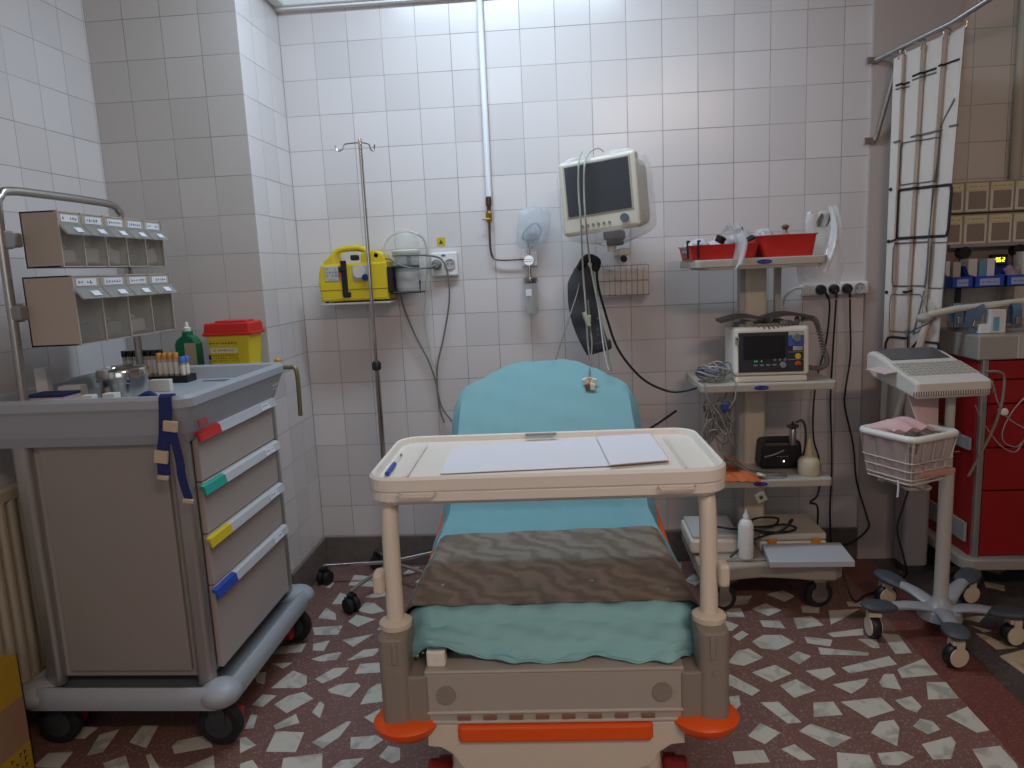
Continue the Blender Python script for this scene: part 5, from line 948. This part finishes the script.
for v0, v1, z0, z1 in ((.88, .80, 1.96, 1.86), (.80, .72, 1.85, 1.66), (.72, .62, 1.63, 1.24), (.62, .56, 1.23, 1.05)): stripe(v0, v1, z0, z1, dg, .003)
for z in (1.645, 1.435, 1.225): m = MB(); m.ball(cpt(.01, z), .007); m.build('edge_snap', dk, ctn)
# ---------------------------------------------------------------- ECG recorder on its wheeled stand
es = thing('recorder_stand', 'white and grey wheeled stand with a wire basket, carrying the recorder', 'stand', (2.548, -.684, 0))
m = MB(); m.cyl((2.548, -.684, .09), (2.548, -.684, .62), .024, 20); m.cyl((2.548, -.684, .6), (2.548, -.684, .92), .016, 16); m.build('pole', mat('stand_pole', 'bdbab5', .4), es)
m = MB(); m.lathe([(0, 0), (.075, 0), (.07, .03), (.035, .055), (.026, .075)], (2.548, -.684, .055)); m.build('hub', mat('stand_silver', 'a4a8ad', .35), es)
for k, (px_, py_) in enumerate(((2.291, -.734), (2.476, -.938), (2.741, -.797), (2.763, -.471), (2.44, -.481))):
    e = Vector((px_, py_, .112)); h = Vector((2.548, -.684, .085)); d = (e-h); dn = d.normalized(); s_ = dn.cross(Vector((0, 0, 1))).normalized(); L_ = d.length
    def leg(u, v, h=h, dn=dn, s_=s_, L_=L_):
        a = 2*math.pi*v; w_ = .034-.014*u; return h+dn*(.03+(L_-.06)*u)+s_*w_*math.cos(a)+Vector((0, 0, .014*math.sin(a)+.012*math.sin(u*3)))
    m = MB(); m.grid(leg, 8, 16, closed=True); lg_ = m.build('leg', mat('stand_silver', 'a4a8ad'), es)
    def pad(u, v, e=e, dn=dn, s_=s_):
        a = 2*math.pi*v; th = math.pi*u; return e+dn*(-.02+.068*math.copysign(abs(math.sin(th)*math.cos(a))**.8, math.cos(a)))+s_*.042*math.copysign(abs(math.sin(th)*math.sin(a))**.8, math.sin(a))+Vector((0, 0, .014-.017*math.cos(th)-.004))
    m = MB(); m.grid(pad, 10, 20, closed=True); m.build('leg_pad', bgrey, lg_)
    caster(es, px_, py_, .043, .105, black, mat('caster_cream_hub', 'd9cdb4', .5), (R(90) if k == 0 else R(12)), width=.030)
BC = Matrix.Translation((2.365, -.775, 0)) @ Matrix.Rotation(R(27), 4, 'Z')
m = MB(); hw = .108
m.tube([BC @ Vector((x, y, .782)) for x, y in rr(-hw, hw, -hw, hw, .03, 4)], .012, 10, False, closed=True); bs_ = m.build('basket_rim', white, es)
m = MB(); iw = .084; wr = []
for i in range(9):
    t_ = -1+2*i/8
    for s in (-1, 1):
        m.tube([BC @ Vector((t_*hw*.96, s*hw*.97, .775)), BC @ Vector((t_*iw, s*iw, .625))], .0017, 5, False); m.tube([BC @ Vector((s*hw*.97, t_*hw*.96, .775)), BC @ Vector((s*iw, t_*iw, .625))], .0017, 5, False)
    m.tube([BC @ Vector((t_*iw, -iw, .625)), BC @ Vector((t_*iw, iw, .625))], .0015, 5, False); m.tube([BC @ Vector((-iw, t_*iw, .625)), BC @ Vector((iw, t_*iw, .625))], .0015, 5, False)
for z, q in ((.64, .094), (.67, .098), (.70, .103), (.625, .091)): m.tube([BC @ Vector((x, y, z)) for x, y in rr(-q, q, -q, q, .02, 3)], .0022, 5, False, closed=True)
m.build('basket_wires', mat('cream_wire', 'cfc9bc', .4), es)
m = MB(); m.tube([BC @ Vector((.105, .03, .70)), (2.50, -.69, .70), (2.548, -.684, .70)], .012, 8, False); m.build('basket_bracket', white, es)
m = MB(); m.tube([(2.44, -.54, .60), (2.42, -.58, .57), (2.41, -.62, .54), (2.40, -.64, .50)], .004, 6); m.build('hanging_hook', white, es)
m = MB(); q = .086
m.grid(lambda u, v: BC @ Vector(((-q+2*q*v)+.006*math.sin(u*9), -q*1.02+.004*math.sin(v*22+u*4)-.02*u, .64+.13*u-.03*math.sin(v*2.4)*(1-u)*0)), 12, 24, .002); m.grid(lambda u, v: BC @ Vector((-q*1.02-.02*u+.004*math.sin(v*18), (-q+2*q*v), .64+.13*u)), 12, 24, .002)
m.build('bin_liner', mat('pinkish_liner', 'c4b4b4', .35, alpha=.6, bump=.6), tagd=('pinkish translucent liner inside the wire basket', 'liner', None))
m = MB(); m.grid(lambda u, v: BC @ Vector((-.09+.17*u, -.02+.11*v-.02*u, .795+.028*math.sin(u*3.1)*math.sin(v*3)+.006*math.sin(u*17+v*5))), 18, 14, .012); m.build('folded_gloves', pink, tagd=('pale pink folded gloves lying on the left side of the basket', 'gloves', None))
m = MB(); m.grid(lambda u, v: Vector((2.39+.13*v-.05*(1-u)*(v-.5), -.74+.06*u+.05*(v-.5), .77+.13*u-.03*v*(1-u))), 12, 10, .003); m.build('paper_printout', mat('pink_grid_paper', 'd6bcbc', .8), tagd=('pink recorder paper hanging from the recorder into the basket', 'paper', None))
m = MB(); m.box(BC @ Vector((.03, -.04, .652)), (.16, .12, .02), .003, rot=(0, .05, R(25))); m.build('pink_packet', mat('salmon_packet', 'c89683', .7), tagd=('salmon pink packet lying in the bottom of the wire basket', 'packet', None))
er = thing('ecg_recorder', 'white keyboard-style recorder with grey display, tilted on top of the wheeled stand', 'recorder', (2.490, -.617, .895), (0, 0, R(6)))
m = MB(); W_, D_ = .131, .168
prf = [(-D_, .012), (-D_+.01, .0), (D_-.05, .035), (D_, .06), (D_, .118), (D_-.02, .128), (D_-.07, .124), (-D_+.012, .060), (-D_, .052)]
m.prism(prf, -W_, W_, Matrix(((0, 0, 1, 0), (1, 0, 0, 0), (0, 1, 0, 0), (0, 0, 0, 1))), .010); m.build('casing', ecgw, er, True)
sl = math.atan2(.064, 2*D_-.082)
def ontop(y, off): return (.060+(y+D_-.012)*math.tan(sl))+off
m = MB(); m.box((0, .085, ontop(.085, .001)), (.215, .11, .004), .001, rot=(sl, 0, 0)); m.build('display', mat('grey_display', '57565a', .25), er, True)
m = MB(); m.box((.0, -.055, ontop(-.055, .0005)), (.25, .115, .003), .001, rot=(sl, 0, 0)); kb = m.build('keyboard', mat('pale_keyboard', 'bdb9b0', .5), er, True)
for r_ in range(5):
    m = MB()
    for i in range(13): y = -.10+r_*.022; m.box((-.11+i*.0183, y, ontop(y, .003)), (.013, .014, .004), .001, rot=(sl, 0, 0))
    m.build('key_row', mat('key_grey', 'ada9a0', .5), er, True)
m = MB()
for i in range(34): m.box((-.14+i*.0085, -D_-.0005, .018), (.003, .002, .016))
m.build('vent_slots', mat('vent_brown', '6f675c', .6), er, True)
m = MB(); m.box((-W_-.02, .02, .075), (.05, .13, .003), .001, rot=(0, R(-8), 0)); m.build('paper_strip', mat('pink_grid_paper', 'd6bcbc'), er, True)
for pts, lb in (([(2.69, -.63, .955), (2.73, -.64, .955), (2.75, -.64, .93), (2.74, -.65, .84), (2.70, -.68, .76), (2.64, -.72, .68), (2.58, -.76, .61)], 'thick grey cable curving from the right side of the recorder'), ):
    wire('recorder_cable', lb, pts, .0048, cabled)
wire('recorder_lead', 'thin pale lead looping low in front of the red cart', on(-.46, (975, 405), (985, 425), (1000, 445), (1015, 452), (1024, 440)), .0022, cable); wire('recorder_lead', 'thin pale lead looping higher in front of the red cart', on(-.47, (992, 380), (998, 402), (1008, 418), (1024, 428)), .0022, cable); wire('recorder_lead', 'thin pale lead with a tight loop near the right edge of the cart', on(-.455, (1024, 398), (1012, 412), (1003, 430), (1004, 442), (1016, 447), (1024, 440)), .0022, cable)
ek = thing('electrode_clamp', 'round white electrode clamp hanging in front of the red cart', 'electrode', at(1004, 412, y=-.48)); p = at(1004, 412, y=-.48); m = MB(); m.lathe([(.014, 0), (.015, .003), (.012, .008), (0, .010)], p, (R(90), 0, 0)); m.build('disc', ivory, ek); m = MB(); m.box(p+Vector((-.014, 0, .006)), (.014, .012, .016), .003); m.build('clamp', mat('light_grey_button', 'a8a6a2'), ek)
wire('stand_power_lead', 'black lead hanging from the basket down to the floor', [tuple(at(908, 491, y=-.60)), tuple(at(902, 510, y=-.60)), tuple(at(897, 530, y=-.58)), tuple(at(903, 555, y=-.55)), tuple(at(906, 575, z=.02)), tuple(at(890, 583, z=.006))], .004, cableb)
bn_ = thing('waste_bin', 'translucent grey-white bin behind the wheeled stand', 'bin', (2.712, -.14, 0)); m = MB(); m.rrect(2.635, 2.742, -.20, -.08, .04, .38, .03, .004); m.build('bin_body', mat('translucent_bin', 'a7a3a4', .4, alpha=.85), bn_); m = MB(); m.rrect(2.630, 2.747, -.205, -.075, .38, .392, .03, .003); m.build('rim', ivory, bn_); m = MB(); m.rrect(2.64, 2.737, -.195, -.085, 0, .04, .03, .003); m.build('base', dark, bn_)
# ---------------------------------------------------------------- red crash cart with its top gear
cc = thing('crash_cart', 'red steel crash cart with pale corner posts and silver top, at the right edge', 'cart', (3.05, -.22, 0))
RX0, RX1, RY0, RY1 = 2.785, 3.32, -.40, -.05
m = MB(); m.bb(RX0+.012, RX1-.012, RY0+.012, RY1, .165, .965, .003); m.build('body', redsteel, cc)
zz = [.168, .44, .615, .79, .885, .962]
for i in range(5): m = MB(); m.bb(RX0+.045, RX1-.045, RY0-.006, RY0+.014, zz[i]+.003, zz[i+1]-.003, .003); d_ = m.build('drawer', redsteel, cc); m = MB(); m.bb(3.0, 3.1, RY0-.016, RY0-.004, zz[i+1]-.03, zz[i+1]-.02, .003); m.build('pull', alu, d_)
for x in (RX0+.03, RX1-.03): m = MB(); m.bb(x-.014, x+.010, RY0-.012, RY0+.012, .165, .965, .005); m.build('corner_post', alu, cc)
m = MB(); m.bb(RX0-.01, RX1+.01, RY0-.02, RY1, .965, 1.06, .006); m.build('top_panel', mat('silver_top', 'b1aca4', .35, .3), cc); m = MB(); m.bb(2.92, 2.95, RY0-.023, RY0-.018, .968, 1.058, .002); m.build('top_trim', lightgrey, cc)
m = MB(); m.rrect(RX0-.03, RX1+.03, RY0-.04, RY1+.02, .12, .165, .05, .006); m.build('base', mat('cart_base_grey', 'a39d96', .4), cc)
m = MB(); m.tube([(RX0-.006, RY0+.08, .66), (RX0-.07, RY0+.08, .66), (RX0-.07, RY1-.08, .66), (RX0-.006, RY1-.08, .66), (RX0-.006, RY0+.08, .66)], .002, 5, False)
for i in range(6): y = RY0+.08+i*.04; m.tube([(RX0-.006, y, .58), (RX0-.07, y, .58), (RX0-.07, y, .66)], .0018, 5, False)
m.tube([(RX0-.07, RY0+.08, .62), (RX0-.07, RY1-.08, .62)], .0018, 5, False); m.tube([(RX0-.07, RY0+.08, .58), (RX0-.07, RY1-.08, .58)], .0018, 5, False); m.build('side_basket', mat('grey_wire', '9b9690', .4), cc)
for z0, z1 in ((.60, .65), (.22, .30)): m = MB(); m.bb(RX0-.004, RX0+.008, RY0+.02, RY1-.02, z0, z1, .002); m.build('side_rail', mat('grey_rail', '9c9b9a'), cc)
for x, y in ((2.83, -.36), (3.27, -.36), (2.83, -.10), (3.27, -.10)): caster(cc, x, y, .05, .12, rubber, dark, R(8), width=.028)
for x in (2.86, 3.24):
    m = MB(); m.tube([(x, -.09, 1.05), (x, -.09, 1.40)], .012, 10, False); m.build('rack_post', dark, cc)
m = MB(); m.bb(2.80, 3.30, -.10, -.08, 1.32, 1.38, .003); m.build('rack_panel', mat('rack_brown_grey', '857a6e', .5), cc)
m = MB(); m.bb(2.80, 3.34, -.13, -.10, 1.395, 1.41, .002); m.build('rack_rail', mat('grey_rail', '9c9b9a'), cc)
def small_tilt(label, z0):
    t = thing('tilt_bin_strip', label, 'storage bins', (3.0, -.10, z0), (0, 0, 0), 'cream tilt-bin strips above the crash cart')
    x0 = 2.752; w_ = .0975; n = 6
    m = MB(); m.bb(x0, x0+n*w_, -.115, -.005, z0, z0+.125, .002); m.build('housing', mat('bin_olive_frame', 'a39a80', .5), t)
    for i in range(n):
        a = x0+i*w_+.004; m = MB(); m.bb(a, a+w_-.008, -.126, -.113, z0+.004, z0+.118, .003); b_ = m.build('bin', mat('bin_cream', 'ddd5c6', .45), t)
        m = MB(); m.bb(a+.010, a+w_-.018, -.1285, -.125, z0+.014, z0+.085, .002); m.build('window', mat('brown_clear_window', '94877a', .2), b_)
        m = MB(); m.bb(a+.004, a+w_-.012, -.130, -.126, z0+.090, z0+.114, .001); l_ = m.build('label_card', mat('pale_yellow_label', 'ddd4a6', .7), b_)
        if i < 3: m = MB(); writing(m, (a+w_/2-.004, -.130, z0+.103), .07, .012, 9, rows=1, seed=i+int(z0*10)); m.build('ink', mat('brown_ink', '6b6248', .6), l_)
    return t
small_tilt('upper cream tilt-bin strip with yellow labels above the crash cart', 1.535); small_tilt('lower cream tilt-bin strip with yellow labels above the crash cart', 1.405)
def blue_bin(x0, x1, lb):
    t = thing('open_bin', lb, 'bin', ((x0+x1)/2, -.2, 1.235), (0, 0, 0), 'blue open-front bins above the crash cart')
    m = MB(); Mx2 = Matrix(((0, 0, 1, 0), (1, 0, 0, 0), (0, 1, 0, 1.235), (0, 0, 0, 1))); th = .003
    sp = [(-.25, 0), (-.25, .045), (-.20, .05), (-.17, .085), (-.115, .085), (-.115, 0)]
    m.prism(sp, x0, x0+th, Mx2); m.prism(sp, x1-th, x1, Mx2); m.bb(x0, x1, -.25, -.115, 1.235, 1.238); m.bb(x0, x1, -.25, -.247, 1.235, 1.280); m.bb(x0, x1, -.118, -.115, 1.235, 1.32); m.build('bin_body', blue, t)
    m = MB(); m.bb(x0+.02, x1-.02, -.2515, -.2495, 1.243, 1.270); l_ = m.build('label_card', mat('bluish_label', '9aa6cc', .6), t); m = MB(); writing(m, ((x0+x1)/2, -.2515, 1.256), (x1-x0)*.55, .014, 7, rows=1, seed=int(x0*50)); m.build('ink', navy, l_)
    return t
blue_bin(2.752, 2.835, 'leftmost blue open-front bin, half behind the curtain'); blue_bin(2.84, 2.955, 'middle blue open-front bin holding white and blue cartons'); blue_bin(2.96, 3.085, 'right blue open-front bin, below the lit yellow readout')
for i, (x, w_, h, mt, lb) in enumerate(((2.76, .025, .105, card, 'off-white carton in the leftmost blue bin'), (2.80, .03, .10, mat('beige_card', 'b9b2a5', .7), 'beige carton beside the off-white one in the leftmost blue bin'), (2.862, .035, .11, card, 'white carton at the left of the middle blue bin'), (2.900, .028, .10, mat('sky_blue_carton', '6c9fc0', .7), 'pale blue carton in the middle blue bin'), (2.932, .03, .108, paper, 'white carton at the right of the middle blue bin'), (3.07, .03, .13, card, 'white carton standing at the right end above the blue bins'))):
    m = MB(); m.bb(x-w_/2, x+w_/2, -.19, -.125, 1.239, 1.239+h, .001); m.build('carton', mt, tagd=(lb, 'box', 'cartons in the blue bins'))
m = MB(); m.grid(lambda u, v: Vector((2.985+.055*u, -.21+.03*v, 1.255+.055*v+.008*math.sin(u*9+v*4))), 8, 8, .004); m.build('printed_sachet', mat('red_blue_white_sachet', 'a08a9c', .5, noise=.6, nscale=90), tagd=('red, white and blue patterned sachet in the right blue bin', 'sachet', None))
dd = thing('digital_display', 'small black display with glowing yellow digits behind the blue bins', 'display', (2.985, -.13, 1.335)); m = MB(); m.bb(2.955, 3.02, -.150, -.125, 1.318, 1.362, .003); m.build('casing', black, dd)
DG = {'9': 'abcdfg', '6': 'acdefg', '.': '', '2': 'abged'}
SEG = {'a': (0, 1, 1, 0), 'g': (0, 0, 1, 0), 'd': (0, -1, 1, 0), 'f': (-.5, .5, 0, 1), 'b': (.5, .5, 0, 1), 'e': (-.5, -.5, 0, 1), 'c': (.5, -.5, 0, 1)}
for i, ch in enumerate('962'):
    m = MB()
    for s in DG[ch]: a, b_, hz, vt = SEG[s]; m.box((2.976+i*.0115+(.003 if i == 2 else 0)+a*.007, -.1508, 1.340+b_*.0075), (.007 if hz else .0024, .0012, .0024 if hz else .0075))
    m.build('digit', mat('yellow_led', 'd6e020', .5, emit=('e6f020', 2.0)), dd)
m = MB(); m.box((3.0005, -.1508, 1.3325), (.002, .001, .002)); m.build('decimal_point', mat('yellow_led', 'd6e020'), dd)
for x, lb in ((2.856, 'black round knob above the middle blue bin'), (3.07, 'black round knob above the right blue bin')): m = MB(); m.cyl((x, -.14, 1.375), (x, -.10, 1.375), .024, 16); m.build('clamp_knob', black, tagd=(lb, 'knob', None))
# articulated arm (off-white tube) and the tourniquets on it
ar = thing('articulated_arm', 'off-white jointed tube arm reaching from the recorder stand across the crash cart', 'arm', (2.60, -.32, .55))
m = MB(); A_ = on((-.30, -.32, -.34), (884, 462), (897, 415), (922, 338), ); B_ = tuple(at(928, 316, y=-.34)); m.tube([*A_, B_], .0135, 12, False); m.build('lower_arm', mat('arm_offwhite', 'cfcabd', .4), ar)
E_ = [tuple(at(928, 315, y=-.34)), tuple(at(955, 309, y=-.33)), tuple(at(1000, 304, y=-.30)), tuple(at(1040, 299, y=-.28))]; m = MB(); m.tube(E_, .0135, 12, False); m.build('upper_arm', mat('arm_offwhite', 'cfcabd'), ar)
m = MB(); p = at(924, 318, y=-.34); m.ball(p, .024, (1.3, .9, .8)); m.build('joint', mat('joint_grey', 'b5b1a8', .4), ar)
wire('arm_cord', 'thin dark cord curling under the arm joint', on(-.36, (936, 318), (925, 325), (912, 331), (906, 338)), .0025, dark)
for i, (pxa, lb, tilt) in enumerate(((957, 'slate blue buckled strap, leftmost on the off-white arm', 0), (968, 'slate blue strap without buckle, second on the off-white arm', .1), (978, 'slate blue strap hanging aslant, third on the off-white arm', .5), (1015, 'slate blue buckled strap, rightmost on the off-white arm', 0))):
    p = at(pxa, 308, y=-.315); L_ = .075 if i != 2 else .095; t = thing('tourniquet_strap', lb, 'strap', p, (0, 0, 0), 'slate blue tourniquets on the arm')
    dx = -tilt*.06; rb = ribbon([(p.x, p.y+.019, p.z-L_*.8), (p.x, p.y+.018, p.z), (p.x, p.y, p.z+.019), (p.x, p.y-.018, p.z), (p.x+dx*.5, p.y-.020, p.z-L_*.5), (p.x+dx, p.y-.018, p.z-L_)], .034, .003); rb.build('strap', slate, t)
    if i != 1: m = MB(); m.box((p.x+dx*.7, p.y-.025, p.z-L_*.62), (.018, .008, .028), .003, rot=(0, tilt*.5, 0)); m.build('buckle', steel, t)
for i, (pa, w_, h, mt, lb) in enumerate((((994, 333), .055, .09, card, 'white carton with blue side standing on the silver cart top'), ((983, 333), .05, .035, paper, 'low white carton on the silver cart top, left of the taller one'))):
    p = at(*pa, y=-.33); t = thing('carton', lb, 'box', (p.x, p.y, 1.062)); m = MB(); m.box((p.x, p.y, 1.062+h/2), (w_, .05, h), .001); m.build('carton_body', mt, t)
    if i == 0: m = MB(); m.box((p.x-.008, p.y-.0256, 1.062+h*.4), (.022, .001, h*.6)); m.build('blue_panel', mat('sky_blue_carton', '6c9fc0'), t)
m = MB(); m.tube([(3.092, -.04, 0), (3.092, -.04, ZC-.02)], .022, 14, False); m.build('wall_pipe', mat('cream_pipe', 'b8ae9e', .5), tagd=('vertical cream pipe on the wall at the far right edge', 'pipe', None))
m = MB(); m.tube([at(636, 440, y=-.66), at(648, 430, y=-.58), at(676, 411, y=-.42)], .005, 8, False); hb = m.build('head_lever', cableb, bed)
m = MB(); m.cyl(at(657, 424, y=-.525), at(663, 420, y=-.49), .0065, 8); m.build('lever_sleeve', white, hb)
m = MB(); m.tube([at(636, 440, y=-.66), BM @ Vector((.30, 1.15, .85)), BM @ Vector((.25, 1.05, .62)), BM @ Vector((.24, 1.0, .45))], .009, 8, False); m.build('lever_strut', dark, bed)
